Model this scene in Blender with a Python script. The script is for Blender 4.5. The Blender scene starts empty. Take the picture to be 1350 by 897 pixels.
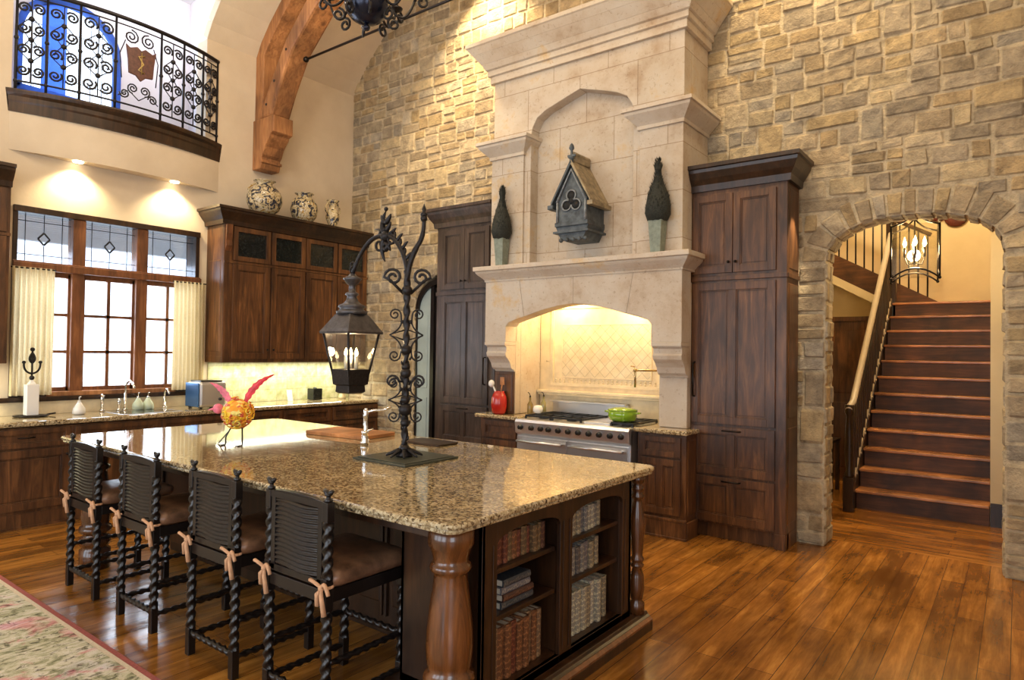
import bpy, math, random
from math import sin, cos, pi, radians, sqrt, atan2
from mathutils import Vector, Matrix
random.seed(7)
COL = bpy.context.scene.collection

# ---------------------------------------------------------------- materials
def new_mat(name):
    m = bpy.data.materials.new(name); m.use_nodes = True
    nt = m.node_tree; b = nt.nodes['Principled BSDF']
    return m, nt, b
def nd(nt, t, **kw):
    n = nt.nodes.new(t)
    for k, v in kw.items():
        if k in n.inputs: n.inputs[k].default_value = v
        else: setattr(n, k, v)
    return n
def c4(c): return (c[0], c[1], c[2], 1)
def ramp(nt, src, stops):
    r = nt.nodes.new('ShaderNodeValToRGB'); e = r.color_ramp.elements
    while len(e) < len(stops): e.new(.5)
    for i, (p, c) in enumerate(stops): e[i].position = p; e[i].color = c4(c)
    nt.links.new(src, r.inputs[0]); return r
def coords(nt, scale=(1, 1, 1), kind='Object', rot=(0, 0, 0)):
    t = nt.nodes.new('ShaderNodeTexCoord'); mp = nt.nodes.new('ShaderNodeMapping')
    mp.inputs['Scale'].default_value = scale; mp.inputs['Rotation'].default_value = rot
    nt.links.new(t.outputs[kind], mp.inputs['Vector']); return mp.outputs[0]
def noise(nt, vec, scale, detail=4, rough=.6, dist=0):
    n = nd(nt, 'ShaderNodeTexNoise', Scale=scale, Detail=detail, Roughness=rough, Distortion=dist)
    nt.links.new(vec, n.inputs['Vector']); return n
def bump(nt, b, h, s=.3, d=.01):
    n = nd(nt, 'ShaderNodeBump', Strength=s, Distance=d)
    nt.links.new(h, n.inputs['Height']); nt.links.new(n.outputs[0], b.inputs['Normal'])
def mixc(nt, f, a, b_, mode='MIX'):
    m = nt.nodes.new('ShaderNodeMix'); m.data_type = 'RGBA'; m.blend_type = mode
    for i, v in ((0, f), (6, a), (7, b_)):
        if hasattr(v, 'is_linked') or isinstance(v, bpy.types.NodeSocket): nt.links.new(v, m.inputs[i])
        else: m.inputs[i].default_value = v if i == 0 else c4(v)
    return m.outputs[2]
def plain(name, col, rough=.5, metal=0, spec=.5, var=0, bs=0, sc=30, coat=0):
    m, nt, b = new_mat(name)
    b.inputs['Base Color'].default_value = c4(col); b.inputs['Roughness'].default_value = rough
    b.inputs['Metallic'].default_value = metal; b.inputs['Specular IOR Level'].default_value = spec
    b.inputs['Coat Weight'].default_value = coat
    if var or bs:
        v = coords(nt); n = noise(nt, v, sc)
        if var:
            r = ramp(nt, n.outputs[0], [(.3, [x * (1 - var) for x in col]), (.7, [min(1, x * (1 + var)) for x in col])])
            nt.links.new(r.outputs[0], b.inputs['Base Color'])
        if bs: bump(nt, b, n.outputs[0], bs)
    return m
def wood(name, dark, mid, light, rough=.38, axis='z', coat=0.0, knots=True):
    m, nt, b = new_mat(name)
    s = {'z': (9, 9, .9), 'x': (.9, 9, 9), 'y': (9, .9, 9)}[axis]
    v = coords(nt, s); n = noise(nt, v, 2.2, 8, .65, .8)
    r = ramp(nt, n.outputs[0], [(.25, dark), (.5, mid), (.78, light)])
    v2 = coords(nt, (1, 1, .5) if axis == 'z' else (1, 1, 1)); n2 = noise(nt, v2, 3.2, 3, .5, .4)
    r2 = ramp(nt, n2.outputs[0], [(.33, (.55, .5, .46)), (.68, (1.4, 1.32, 1.2))])
    out = mixc(nt, 1.0, r.outputs[0], r2.outputs[0], 'MULTIPLY')
    if knots:
        vo = nd(nt, 'ShaderNodeTexVoronoi', Scale=3.1); nt.links.new(v2, vo.inputs['Vector'])
        rk = ramp(nt, vo.outputs['Distance'], [(.03, (.25, .2, .18)), (.12, (1, 1, 1))])
        out = mixc(nt, .75, out, rk.outputs[0], 'MULTIPLY')
    nt.links.new(out, b.inputs['Base Color'])
    b.inputs['Roughness'].default_value = rough; b.inputs['Coat Weight'].default_value = coat
    bump(nt, b, n.outputs[0], .12, .004)
    return m

M = {}
M['alder'] = wood('alder_wood', (.022, .0095, .004), (.088, .037, .0135), (.225, .104, .036), .42)
M['grey_wood'] = wood('grey_brown_wood', (.020, .014, .011), (.060, .042, .034), (.12, .085, .065), .3)  # greyer, less saturated brown for the left tall cabinet
M['alder_h'] = wood('alder_wood_horizontal', (.018, .0075, .003), (.07, .027, .009), (.17, .07, .022), .4, 'y')
M['dark_wood'] = wood('dark_wood', (.010, .0055, .003), (.028, .013, .006), (.065, .031, .014), .35)
M['island_wood'] = wood('island_wood', (.010, .005, .0025), (.034, .0145, .006), (.08, .034, .013), .36)
M['column_wood'] = wood('column_wood', (.018, .007, .003), (.10, .036, .011), (.20, .078, .024), .25, coat=.4, knots=False)
M['ebony'] = plain('ebony_wood', (.009, .006, .0048), .30, spec=.45)
M['beam'] = wood('beam_timber', (.13, .055, .02), (.34, .155, .06), (.52, .28, .12), .65)
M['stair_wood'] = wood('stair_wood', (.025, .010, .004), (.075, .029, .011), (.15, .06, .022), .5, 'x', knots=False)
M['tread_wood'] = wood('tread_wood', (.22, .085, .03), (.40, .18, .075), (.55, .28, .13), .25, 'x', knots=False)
M['window_wood'] = wood('window_wood', (.06, .022, .009), (.17, .065, .024), (.30, .13, .05), .45)
M['board'] = wood('board_wood', (.25, .1, .035), (.42, .19, .07), (.55, .28, .12), .45, 'y', knots=False)
M['iron'] = plain('wrought_iron', (.022, .019, .019), .42, .6, var=.4, bs=.15, sc=60)
M['bronze'] = plain('dark_bronze', (.02, .015, .012), .35, .8)
M['pewter'] = plain('aged_pewter', (.10, .095, .10), .42, .75, var=.3, bs=.15, sc=25)
M['steel'] = plain('stainless_steel', (.70, .71, .73), .30, .9)
M['chrome'] = plain('chrome', (.8, .8, .78), .12, 1)
M['black'] = plain('black_enamel', (.012, .012, .013), .3)
M['white'] = plain('white_ceramic', (.8, .78, .74), .25)
M['red'] = plain('red_glaze', (.42, .018, .012), .2, coat=.4)
M['green'] = plain('green_enamel', (.20, .36, .015), .15, coat=.6)
M['ribbon'] = plain('tan_suede', (.55, .30, .16), .85, var=.2)
M['leather'] = plain('brown_leather', (.15, .075, .04), .36, var=.5, bs=.25, sc=14)
M['teal_paint'] = plain('grey_blue_paint', (.33, .40, .40), .35, var=.12, sc=3)
M['grey_green'] = plain('grey_green_zinc', (.20, .23, .18), .6, var=.25)
M['foliage'] = plain('dried_foliage', (.018, .02, .014), .8, var=.6, sc=80, bs=.6)
M['gothic'] = plain('patinated_grey', (.075, .09, .10), .55, .15, var=.55, sc=14, bs=.4)
M['gothic_tan'] = plain('patinated_tan', (.28, .22, .13), .6, var=.5, sc=14, bs=.4)
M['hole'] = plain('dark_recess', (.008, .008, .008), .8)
M['dark_glass'] = plain('seedy_dark_glass', (.012, .014, .013), .08, var=.5, sc=40)
M['page'] = plain('paper_pages', (.6, .52, .4), .9)
M['curtain'] = plain('cream_linen', (.72, .62, .42), .9, var=.08, sc=60)
M['tile_light'] = plain('travertine', (.74, .62, .40), .35, var=.14, sc=7, bs=.05)
M['soffit'] = plain('painted_soffit', (.55, .56, .60), .8)
M['outside'] = plain('pale_gravel', (.7, .7, .66), .9)
M['lavender'] = plain('pale_lavender_plaster', (.74, .72, .76), .9)
M['feather'] = plain('red_feather', (.62, .03, .045), .5, var=.3)
M['feather_pink'] = plain('pink_feather', (.70, .16, .22), .5, var=.3)
M['plaque'] = plain('carved_red_wood', (.10, .02, .012), .5, var=.4)

def plaster(name, a, b_):
    m, nt, b = new_mat(name); v = coords(nt); n = noise(nt, v, 1.4, 5, .6); n2 = noise(nt, v, 22, 4, .6)
    r = ramp(nt, n.outputs[0], [(.35, a), (.68, b_)]); nt.links.new(r.outputs[0], b.inputs['Base Color'])
    b.inputs['Roughness'].default_value = .85; bump(nt, b, n2.outputs[0], .12, .01); return m
M['plaster'] = plaster('cream_plaster', (.60, .49, .35), (.70, .59, .44))
M['plaster_hall'] = plaster('hall_plaster', (.62, .51, .32), (.70, .59, .39))

def stone_mat():
    m, nt, b = new_mat('rubble_stone'); v = coords(nt)
    at = nt.nodes.new('ShaderNodeVertexColor'); at.layer_name = 'tone'
    n = noise(nt, v, 9, 6, .7); n2 = noise(nt, v, 38, 5, .7)
    r = ramp(nt, n.outputs[0], [(.3, (.55, .52, .5)), (.5, (.95, .94, .92)), (.72, (1.35, 1.3, 1.2))])
    o = mixc(nt, 1.0, at.outputs[0], r.outputs[0], 'MULTIPLY')
    nt.links.new(o, b.inputs['Base Color']); b.inputs['Roughness'].default_value = .9
    mx = nt.nodes.new('ShaderNodeMath'); mx.operation = 'ADD'
    nt.links.new(n.outputs[0], mx.inputs[0]); nt.links.new(n2.outputs[0], mx.inputs[1])
    bump(nt, b, mx.outputs[0], .7, .03); return m
M['stone'] = stone_mat()

def limestone(name, blocks=True):
    m, nt, b = new_mat(name); v = coords(nt); n = noise(nt, v, 2.2, 6, .65); n2 = noise(nt, v, 30, 4, .7)
    r = ramp(nt, n.outputs[0], [(.3, (.40, .29, .19)), (.45, (.52, .43, .33)), (.58, (.56, .49, .40)), (.68, (.56, .40, .22))])
    pit = ramp(nt, n2.outputs[0], [(.30, (.55, .45, .35)), (.42, (1, 1, 1))])
    o = mixc(nt, .6, r.outputs[0], pit.outputs[0], 'MULTIPLY')
    if blocks:
        t = nt.nodes.new('ShaderNodeTexCoord'); s = nt.nodes.new('ShaderNodeSeparateXYZ'); cb = nt.nodes.new('ShaderNodeCombineXYZ')
        nt.links.new(t.outputs['Object'], s.inputs[0]); nt.links.new(s.outputs[0], cb.inputs[0]); nt.links.new(s.outputs[2], cb.inputs[1])
        br = nd(nt, 'ShaderNodeTexBrick', Scale=1.0); br.inputs['Brick Width'].default_value = .62; br.inputs['Row Height'].default_value = .42
        br.inputs['Mortar Size'].default_value = .004; br.inputs['Color1'].default_value = (1, 1, 1, 1); br.inputs['Color2'].default_value = (.86, .84, .80, 1)
        br.inputs['Mortar'].default_value = (.5, .42, .33, 1); nt.links.new(cb.outputs[0], br.inputs['Vector'])
        o = mixc(nt, .8, o, br.outputs[0], 'MULTIPLY')
    nt.links.new(o, b.inputs['Base Color']); b.inputs['Roughness'].default_value = .7
    bump(nt, b, n2.outputs[0], .15, .01); return m
M['lime'] = limestone('limestone_blocks'); M['lime_s'] = limestone('limestone_smooth', False)

def granite(name, tint=1):
    m, nt, b = new_mat(name); v = coords(nt)
    vo = nd(nt, 'ShaderNodeTexVoronoi', Scale=95.0); nt.links.new(v, vo.inputs['Vector'])
    n = noise(nt, v, 34, 6, .75); n2 = noise(nt, v, 7, 3, .5)
    mx = nt.nodes.new('ShaderNodeMix'); mx.inputs[0].default_value = .45
    nt.links.new(n.outputs[0], mx.inputs[2]); sp = nt.nodes.new('ShaderNodeSeparateColor')
    nt.links.new(vo.outputs['Color'], sp.inputs[0]); nt.links.new(sp.outputs[0], mx.inputs[3])
    r = ramp(nt, mx.outputs[0], [(.24, (.035, .024, .015)), (.34, (.16, .105, .055)), (.46, (.35, .26, .14)), (.60, (.50, .40, .24)), (.75, (.62, .53, .37))])
    r2 = ramp(nt, n2.outputs[0], [(.35, (.8, .8, .78)), (.65, (1.1, 1.08, 1.0))])
    o = mixc(nt, 1, r.outputs[0], r2.outputs[0], 'MULTIPLY'); nt.links.new(o, b.inputs['Base Color'])
    b.inputs['Roughness'].default_value = .07; b.inputs['Specular IOR Level'].default_value = .6; b.inputs['Coat Weight'].default_value = .35; b.inputs['Coat Roughness'].default_value = .03
    return m
M['granite'] = granite('brown_granite')

def floor_mat(name, axis):
    m, nt, b = new_mat(name)
    t = nt.nodes.new('ShaderNodeTexCoord'); s = nt.nodes.new('ShaderNodeSeparateXYZ'); cb = nt.nodes.new('ShaderNodeCombineXYZ')
    nt.links.new(t.outputs['Object'], s.inputs[0])
    nt.links.new(s.outputs[1 if axis == 'y' else 0], cb.inputs[0]); nt.links.new(s.outputs[0 if axis == 'y' else 1], cb.inputs[1])
    br = nd(nt, 'ShaderNodeTexBrick', Scale=1.0); br.inputs['Brick Width'].default_value = 1.5; br.inputs['Row Height'].default_value = .135
    br.inputs['Mortar Size'].default_value = .0018; br.inputs['Color1'].default_value = (1.3, 1.25, 1.15, 1); br.inputs['Color2'].default_value = (.68, .62, .56, 1)
    br.inputs['Mortar'].default_value = (.18, .12, .1, 1); nt.links.new(cb.outputs[0], br.inputs['Vector'])
    v = coords(nt, (9, .8, 1) if axis == 'y' else (.8, 9, 1)); n = noise(nt, v, 2.0, 9, .68, .35)
    v2 = coords(nt, (1, .45, 1) if axis == 'y' else (.45, 1, 1)); n3 = noise(nt, v2, 3.0, 4, .6, .4)
    r = ramp(nt, n.outputs[0], [(.2, (.095, .036, .007)), (.5, (.275, .120, .022)), (.8, (.54, .28, .07))])
    r3 = ramp(nt, n3.outputs[0], [(.3, (.55, .50, .44)), (.7, (1.32, 1.28, 1.2))])
    o = mixc(nt, 1, r.outputs[0], br.outputs[0], 'MULTIPLY'); o = mixc(nt, 1, o, r3.outputs[0], 'MULTIPLY')
    nt.links.new(o, b.inputs['Base Color'])
    rr = ramp(nt, n3.outputs[0], [(.3, (.14, .14, .14)), (.7, (.27, .27, .27))]); nt.links.new(rr.outputs[0], b.inputs['Roughness'])
    n4 = noise(nt, v2, 6, 3, .5); ad = nt.nodes.new('ShaderNodeMath'); ad.operation = 'ADD'
    nt.links.new(n4.outputs[0], ad.inputs[0]); nt.links.new(br.outputs['Fac'], ad.inputs[1])
    bump(nt, b, n4.outputs[0], .25, .02)
    return m
M['floor'] = floor_mat('plank_floor', 'y'); M['floor_hall'] = floor_mat('plank_floor_hall', 'x')

def rug_mat(name):
    m, nt, b = new_mat(name); v = coords(nt, (1.5, .8, 1), rot=(0, 0, .5)); v2 = coords(nt)
    n = noise(nt, v, 9, 7, .72, 1.3); n2 = noise(nt, v, 17, 5, .7, 1.0); n3 = noise(nt, v2, 2.6, 4, .6, .8); n4 = noise(nt, v2, 2.1, 3, .55, 1.0)
    r = ramp(nt, n.outputs[0], [(.32, (.14, .14, .07)), (.42, (.33, .32, .18)), (.50, (.54, .50, .34)), (.60, (.66, .60, .48)), (.72, (.58, .56, .55))])
    pk = ramp(nt, n.outputs[0], [(.35, (.34, .10, .09)), (.5, (.62, .30, .27)), (.66, (.72, .55, .50))])
    mk = ramp(nt, n3.outputs[0], [(.54, (0, 0, 0)), (.60, (1, 1, 1))])
    o = mixc(nt, mk.outputs[0], r.outputs[0], pk.outputs[0])
    ll = ramp(nt, n4.outputs[0], [(.60, (1, 1, 1)), (.68, (.95, .95, 1.12))]); o = mixc(nt, 1.0, o, ll.outputs[0], 'MULTIPLY')
    dk = ramp(nt, n2.outputs[0], [(.38, (.25, .24, .20)), (.47, (1, 1, 1))]); o = mixc(nt, 1.0, o, dk.outputs[0], 'MULTIPLY')
    nt.links.new(o, b.inputs['Base Color']); b.inputs['Roughness'].default_value = .95
    nb = noise(nt, v2, 260, 2); bump(nt, b, nb.outputs[0], .5, .01); return m
M['rug'] = rug_mat('floral_rug'); M['rug_red'] = plain('rug_red_border', (.30, .075, .06), .95, var=.2, sc=80); M['rug_cream'] = plain('rug_cream_stripe', (.60, .50, .36), .95, var=.15, sc=80)

def tile_mat(name, col, diag, size, rough=.3, tint=(.9, .8, .6)):
    m, nt, b = new_mat(name)
    t = nt.nodes.new('ShaderNodeTexCoord'); s = nt.nodes.new('ShaderNodeSeparateXYZ'); cb = nt.nodes.new('ShaderNodeCombineXYZ'); ad = nt.nodes.new('ShaderNodeMath')
    nt.links.new(t.outputs['Object'], s.inputs[0]); nt.links.new(s.outputs[0], ad.inputs[0]); nt.links.new(s.outputs[1], ad.inputs[1])
    nt.links.new(ad.outputs[0], cb.inputs[0]); nt.links.new(s.outputs[2], cb.inputs[1])
    mp = nt.nodes.new('ShaderNodeMapping'); mp.inputs['Rotation'].default_value = (0, 0, radians(45) if diag else 0); nt.links.new(cb.outputs[0], mp.inputs[0])
    br = nd(nt, 'ShaderNodeTexBrick', Scale=1.0); br.offset = 0 if diag else .5
    br.inputs['Brick Width'].default_value = size; br.inputs['Row Height'].default_value = size if diag else size * .5
    br.inputs['Mortar Size'].default_value = .0025; br.inputs['Color1'].default_value = c4(col); br.inputs['Color2'].default_value = c4([x * .90 for x in col])
    br.inputs['Mortar'].default_value = c4([x * .6 for x in col]); nt.links.new(mp.outputs[0], br.inputs['Vector'])
    v = coords(nt); n = noise(nt, v, 8, 4, .6); r = ramp(nt, n.outputs[0], [(.35, tint), (.65, (1.05, 1.05, 1.05))])
    o = mixc(nt, 1, br.outputs[0], r.outputs[0], 'MULTIPLY'); nt.links.new(o, b.inputs['Base Color']); b.inputs['Roughness'].default_value = rough
    bump(nt, b, br.outputs['Fac'], -.3, .004); return m
M['tile_diag'] = tile_mat('diamond_tile', (.74, .64, .45), True, .085, .3, (.93, .87, .74)); M['tile_green'] = tile_mat('green_cream_tile', (.66, .60, .40), False, .30, .2, (.62, .68, .45))

def majolica():
    m, nt, b = new_mat('painted_majolica'); v = coords(nt, (1, 1, 1)); n = noise(nt, v, 13, 2, .5, 1.5); n2 = noise(nt, v, 20, 2, .5, 2)
    r = ramp(nt, n.outputs[0], [(.38, (.045, .045, .06)), (.44, (.50, .40, .22)), (.54, (.62, .54, .38)), (.62, (.38, .24, .07))]); r.color_ramp.interpolation = 'CONSTANT'
    r2 = ramp(nt, n2.outputs[0], [(.34, (.25, .2, .15)), (.42, (1, 1, 1))])
    nt.links.new(mixc(nt, .8, r.outputs[0], r2.outputs[0], 'MULTIPLY'), b.inputs['Base Color']); b.inputs['Roughness'].default_value = .15; return m
M['majolica'] = majolica()
def bird_mat():
    m, nt, b = new_mat('painted_bird'); v = coords(nt); vo = nd(nt, 'ShaderNodeTexVoronoi', Scale=38.0); nt.links.new(v, vo.inputs['Vector'])
    s = nt.nodes.new('ShaderNodeSeparateColor'); nt.links.new(vo.outputs['Color'], s.inputs[0])
    r = ramp(nt, s.outputs[0], [(0, (.75, .30, .02)), (.35, (.85, .55, .03)), (.6, (.60, .10, .05)), (.8, (.75, .62, .15))]); r.color_ramp.interpolation = 'CONSTANT'
    nt.links.new(r.outputs[0], b.inputs['Base Color']); b.inputs['Roughness'].default_value = .4; bump(nt, b, vo.outputs[0], .4, .01); return m
M['bird'] = bird_mat()
def glass(name, col=(1, 1, 1), rough=0, tr=.9):
    m, nt, b = new_mat(name); nt.nodes.remove(b); o = nt.nodes['Material Output']
    t = nd(nt, 'ShaderNodeBsdfTransparent'); t.inputs[0].default_value = c4(col); g = nd(nt, 'ShaderNodeBsdfGlossy', Roughness=.03)
    mx = nt.nodes.new('ShaderNodeMixShader'); mx.inputs[0].default_value = 1 - tr
    nt.links.new(t.outputs[0], mx.inputs[1]); nt.links.new(g.outputs[0], mx.inputs[2]); nt.links.new(mx.outputs[0], o.inputs[0]); return m
M['glass'] = glass('clear_glass', (.97, .98, 1), tr=.93); M['lead_glass'] = glass('seedy_leaded_glass', (.82, .86, .92), tr=.9)
M['lantern_glass'] = glass('lantern_glass', (.93, .9, .8), tr=.85)
def cloth(name, col, w=.6):
    m, nt, b = new_mat(name); nt.nodes.remove(b); o = nt.nodes['Material Output']
    d = nd(nt, 'ShaderNodeBsdfDiffuse'); t = nd(nt, 'ShaderNodeBsdfTranslucent'); mx = nt.nodes.new('ShaderNodeMixShader'); mx.inputs[0].default_value = w
    v = coords(nt); n = noise(nt, v, 60, 3); r = ramp(nt, n.outputs[0], [(.3, [x * .88 for x in col]), (.7, col)])
    for q in (d, t): nt.links.new(r.outputs[0], q.inputs[0])
    nt.links.new(d.outputs[0], mx.inputs[1]); nt.links.new(t.outputs[0], mx.inputs[2]); nt.links.new(mx.outputs[0], o.inputs[0]); return m
M['curtain'] = cloth('cream_linen', (.74, .62, .38), .35); M['blue_glare_sheer'] = cloth('blue_glare_sheer', (.13, .20, .40), .8); M['frosted'] = cloth('frosted_lilac', (.55, .65, .9), .8)  # the blue tint stands in for glare round the loft window
def emis(name, col, s):
    m, nt, b = new_mat(name); b.inputs['Base Color'].default_value = c4(col)
    b.inputs['Emission Color'].default_value = c4(col); b.inputs['Emission Strength'].default_value = s; return m
M['bulb'] = emis('warm_bulb', (1, .78, .42), 14); M['down'] = emis('downlight_lens', (1, .85, .6), 12); M['strip'] = emis('undercabinet_light', (1, .9, .65), 6)
BOOKC = [(.09, .022, .012), (.12, .045, .018), (.05, .018, .012), (.10, .06, .03), (.03, .035, .045), (.14, .08, .045)]
BOOKL = [(.15, .14, .135), (.26, .24, .20), (.07, .065, .07), (.18, .15, .11), (.11, .105, .12), (.32, .30, .26)]
def book_mat(i, c):
    m, nt, b = new_mat('bookcloth_%d' % i); t = nt.nodes.new('ShaderNodeTexCoord'); s = nt.nodes.new('ShaderNodeSeparateXYZ'); nt.links.new(t.outputs['Object'], s.inputs[0])
    w = nd(nt, 'ShaderNodeTexWave', Scale=11.0, Distortion=6.0); w.inputs['Detail Scale'].default_value = 6.0; w.bands_direction = 'Z'; nt.links.new(t.outputs['Object'], w.inputs[0])
    r = ramp(nt, w.outputs[1], [(.78, c), (.86, (min(1, c[0] * 2 + .05), min(1, c[1] * 2 + .035), c[2] * 1.6 + .02))]); nt.links.new(r.outputs[0], b.inputs['Base Color'])
    b.inputs['Roughness'].default_value = .45; return m
BM = [book_mat(i, c) for i, c in enumerate(BOOKC + BOOKL)]

# ---------------------------------------------------------------- mesh builder
class MB:
    def __init__(s): s.v = []; s.f = []; s.mi = []; s.sm = []; s.col = None
    def add(s, vs, fs, mi=0, smooth=False):
        o = len(s.v); s.v += [tuple(p) for p in vs]
        for f in fs: s.f.append([i + o for i in f]); s.mi.append(mi); s.sm.append(smooth)
        return s
    def box(s, x0, x1, y0, y1, z0, z1, mi=0):
        x0, x1 = min(x0, x1), max(x0, x1); y0, y1 = min(y0, y1), max(y0, y1); z0, z1 = min(z0, z1), max(z0, z1)
        v = [(x, y, z) for z in (z0, z1) for y in (y0, y1) for x in (x0, x1)]
        return s.add(v, [(0, 2, 3, 1), (4, 5, 7, 6), (0, 1, 5, 4), (2, 6, 7, 3), (0, 4, 6, 2), (1, 3, 7, 5)], mi)
    def prism(s, pts, a0, a1, ax='y', mi=0, smooth=False):
        mp = {'y': lambda p, a: (p[0], a, p[1]), 'x': lambda p, a: (a, p[0], p[1]), 'z': lambda p, a: (p[0], p[1], a)}[ax]
        n = len(pts); v = [mp(p, a0) for p in pts] + [mp(p, a1) for p in pts]
        s.add(v, [tuple(range(n))[::-1], tuple(range(n, 2 * n))], mi)
        o = len(s.v) - 2 * n
        for i in range(n):
            j = (i + 1) % n; s.f.append([o + i, o + j, o + n + j, o + n + i]); s.mi.append(mi); s.sm.append(smooth)
        return s
    def lathe(s, prof, c=(0, 0, 0), n=20, ax='z', mi=0, smooth=True, rot=0):
        v = []; f = []
        for r, h in prof:
            for i in range(n):
                a = 2 * pi * i / n + rot
                p = {'z': (r * cos(a), r * sin(a), h), 'x': (h, r * cos(a), r * sin(a)), 'y': (r * cos(a), h, r * sin(a))}[ax]
                v.append((p[0] + c[0], p[1] + c[1], p[2] + c[2]))
        for k in range(len(prof) - 1):
            for i in range(n):
                j = (i + 1) % n; f.append((k * n + i, k * n + j, (k + 1) * n + j, (k + 1) * n + i))
        f.append(tuple(range(n))[::-1]); f.append(tuple(range((len(prof) - 1) * n, len(prof) * n)))
        return s.add(v, f, mi, smooth)
    def tube(s, pts, r, n=8, mi=0, twist=None, flat=1.0):
        P = [Vector(p) for p in pts]; m = len(P); v = []; f = []
        rr = r if isinstance(r, (list, tuple)) else [r] * m
        up = None; acc = 0
        for k in range(m):
            t = (P[min(k + 1, m - 1)] - P[max(k - 1, 0)]).normalized()
            if up is None:
                up = Vector((0, 0, 1)) if abs(t.z) < .9 else Vector((1, 0, 0))
            a = (up - t * up.dot(t)).normalized(); b = t.cross(a); up = a
            if k: acc += (P[k] - P[k - 1]).length
            for i in range(n):
                th = 2 * pi * i / n; q = rr[k]
                if twist: q = rr[k] * (1 + twist[1] * cos(2 * (th - acc * twist[0])))
                v.append(P[k] + (a * cos(th) * flat + b * sin(th)) * q)
        for k in range(m - 1):
            for i in range(n):
                j = (i + 1) % n; f.append((k * n + i, k * n + j, (k + 1) * n + j, (k + 1) * n + i))
        f.append(tuple(range(n))[::-1]); f.append(tuple(range((m - 1) * n, m * n)))
        return s.add(v, f, mi, True)
    def ball(s, c, r, n=12, sz=1, mi=0):
        return s.lathe([(max(.0005, r * sin(pi * i / n)), -r * sz * cos(pi * i / n)) for i in range(n + 1)], c, n + 4, mi=mi)
    def build(s, name, mats, parent=None, bev=0, recalc=True, origin=None):
        me = bpy.data.meshes.new(name)
        if parent is not None:
            off = Vector((0, 0, 0)); q = parent
            while q is not None: off += q.location; q = q.parent
            loc = Vector((0, 0, 0))
        else:
            if origin is None:
                xs = [p[0] for p in s.v]; ys = [p[1] for p in s.v]; zs = [p[2] for p in s.v]
                origin = ((min(xs) + max(xs)) / 2, (min(ys) + max(ys)) / 2, min(zs))
            off = Vector(origin); loc = off
        me.from_pydata([(p[0] - off.x, p[1] - off.y, p[2] - off.z) for p in s.v], [], s.f)
        if not isinstance(mats, (list, tuple)): mats = [mats]
        for m in mats: me.materials.append(m)
        me.polygons.foreach_set('material_index', s.mi); me.polygons.foreach_set('use_smooth', s.sm)
        if s.col:
            ca = me.color_attributes.new('tone', 'FLOAT_COLOR', 'POINT')
            for i, c in enumerate(s.col): ca.data[i].color = c4(c)
        me.update()
        if recalc:
            import bmesh
            bm = bmesh.new(); bm.from_mesh(me); bmesh.ops.recalc_face_normals(bm, faces=bm.faces); bm.to_mesh(me); bm.free()
        o = bpy.data.objects.new(name, me); COL.objects.link(o); o.location = loc
        if parent is not None: o.parent = parent
        if bev:
            b = o.modifiers.new('bevel', 'BEVEL'); b.width = bev; b.segments = 2; b.limit_method = 'ANGLE'; b.angle_limit = radians(50)
        return o
def tag(o, label=None, cat=None, group=None, kind=None):
    for k, v in (('label', label), ('category', cat), ('group', group), ('kind', kind)):
        if v: o[k] = v
    return o
def thing(name, loc, label, cat, group=None):
    o = bpy.data.objects.new(name, None); COL.objects.link(o); o.location = loc; o.empty_display_size = .1
    return tag(o, label, cat, group)
def copy_tree(o, parent=None):
    c = o.copy(); COL.objects.link(c)
    if parent is not None: c.parent = parent
    for ch in list(o.children): copy_tree(ch, c)
    return c
def struct(mb, name, mats, parent=None, **k):
    o = mb.build(name, mats, parent, **k)
    if parent is None: o['kind'] = 'structure'
    return o
def spiral(c, r0, r1, a0, turns, u=Vector((1, 0, 0)), w=Vector((0, 0, 1)), n=22):
    c = Vector(c); out = []
    for i in range(n + 1):
        t = i / n; a = a0 + turns * 2 * pi * t; r = r0 + (r1 - r0) * t
        out.append(c + u * (r * cos(a)) + w * (r * sin(a)))
    return out
def arc(p0, p1, p2, n=14):
    p0, p1, p2 = Vector(p0), Vector(p1), Vector(p2)
    return [p0 * (1 - t) ** 2 + p1 * 2 * t * (1 - t) + p2 * t * t for t in [i / n for i in range(n + 1)]]

# facing helpers: F(u, d, z) -> world, d = distance out of the plane
def FY(y): return lambda u, d, z: (u, y - d, z)
def FX(x): return lambda u, d, z: (x + d, u, z)
def fbox(mb, F, u0, u1, d0, d1, z0, z1, mi=0):
    a = F(u0, d0, z0); b = F(u1, d1, z1); mb.box(a[0], b[0], a[1], b[1], a[2], b[2], mi)
def panel(mb, F, u0, u1, z0, z1, d, mi=0, dep=.012):
    """raised field with sloped border"""
    e = .009; dep = min(dep, .005); q = [(u0, z0), (u1, z0), (u1, z1), (u0, z1)]; i_ = [(u0 + e, z0 + e), (u1 - e, z0 + e), (u1 - e, z1 - e), (u0 + e, z1 - e)]
    mb.add([F(u, d, z) for u, z in q] + [F(u, d + dep, z) for u, z in i_], [(0, 1, 5, 4), (1, 2, 6, 5), (2, 3, 7, 6), (3, 0, 4, 7), (4, 5, 6, 7)], mi)
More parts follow.
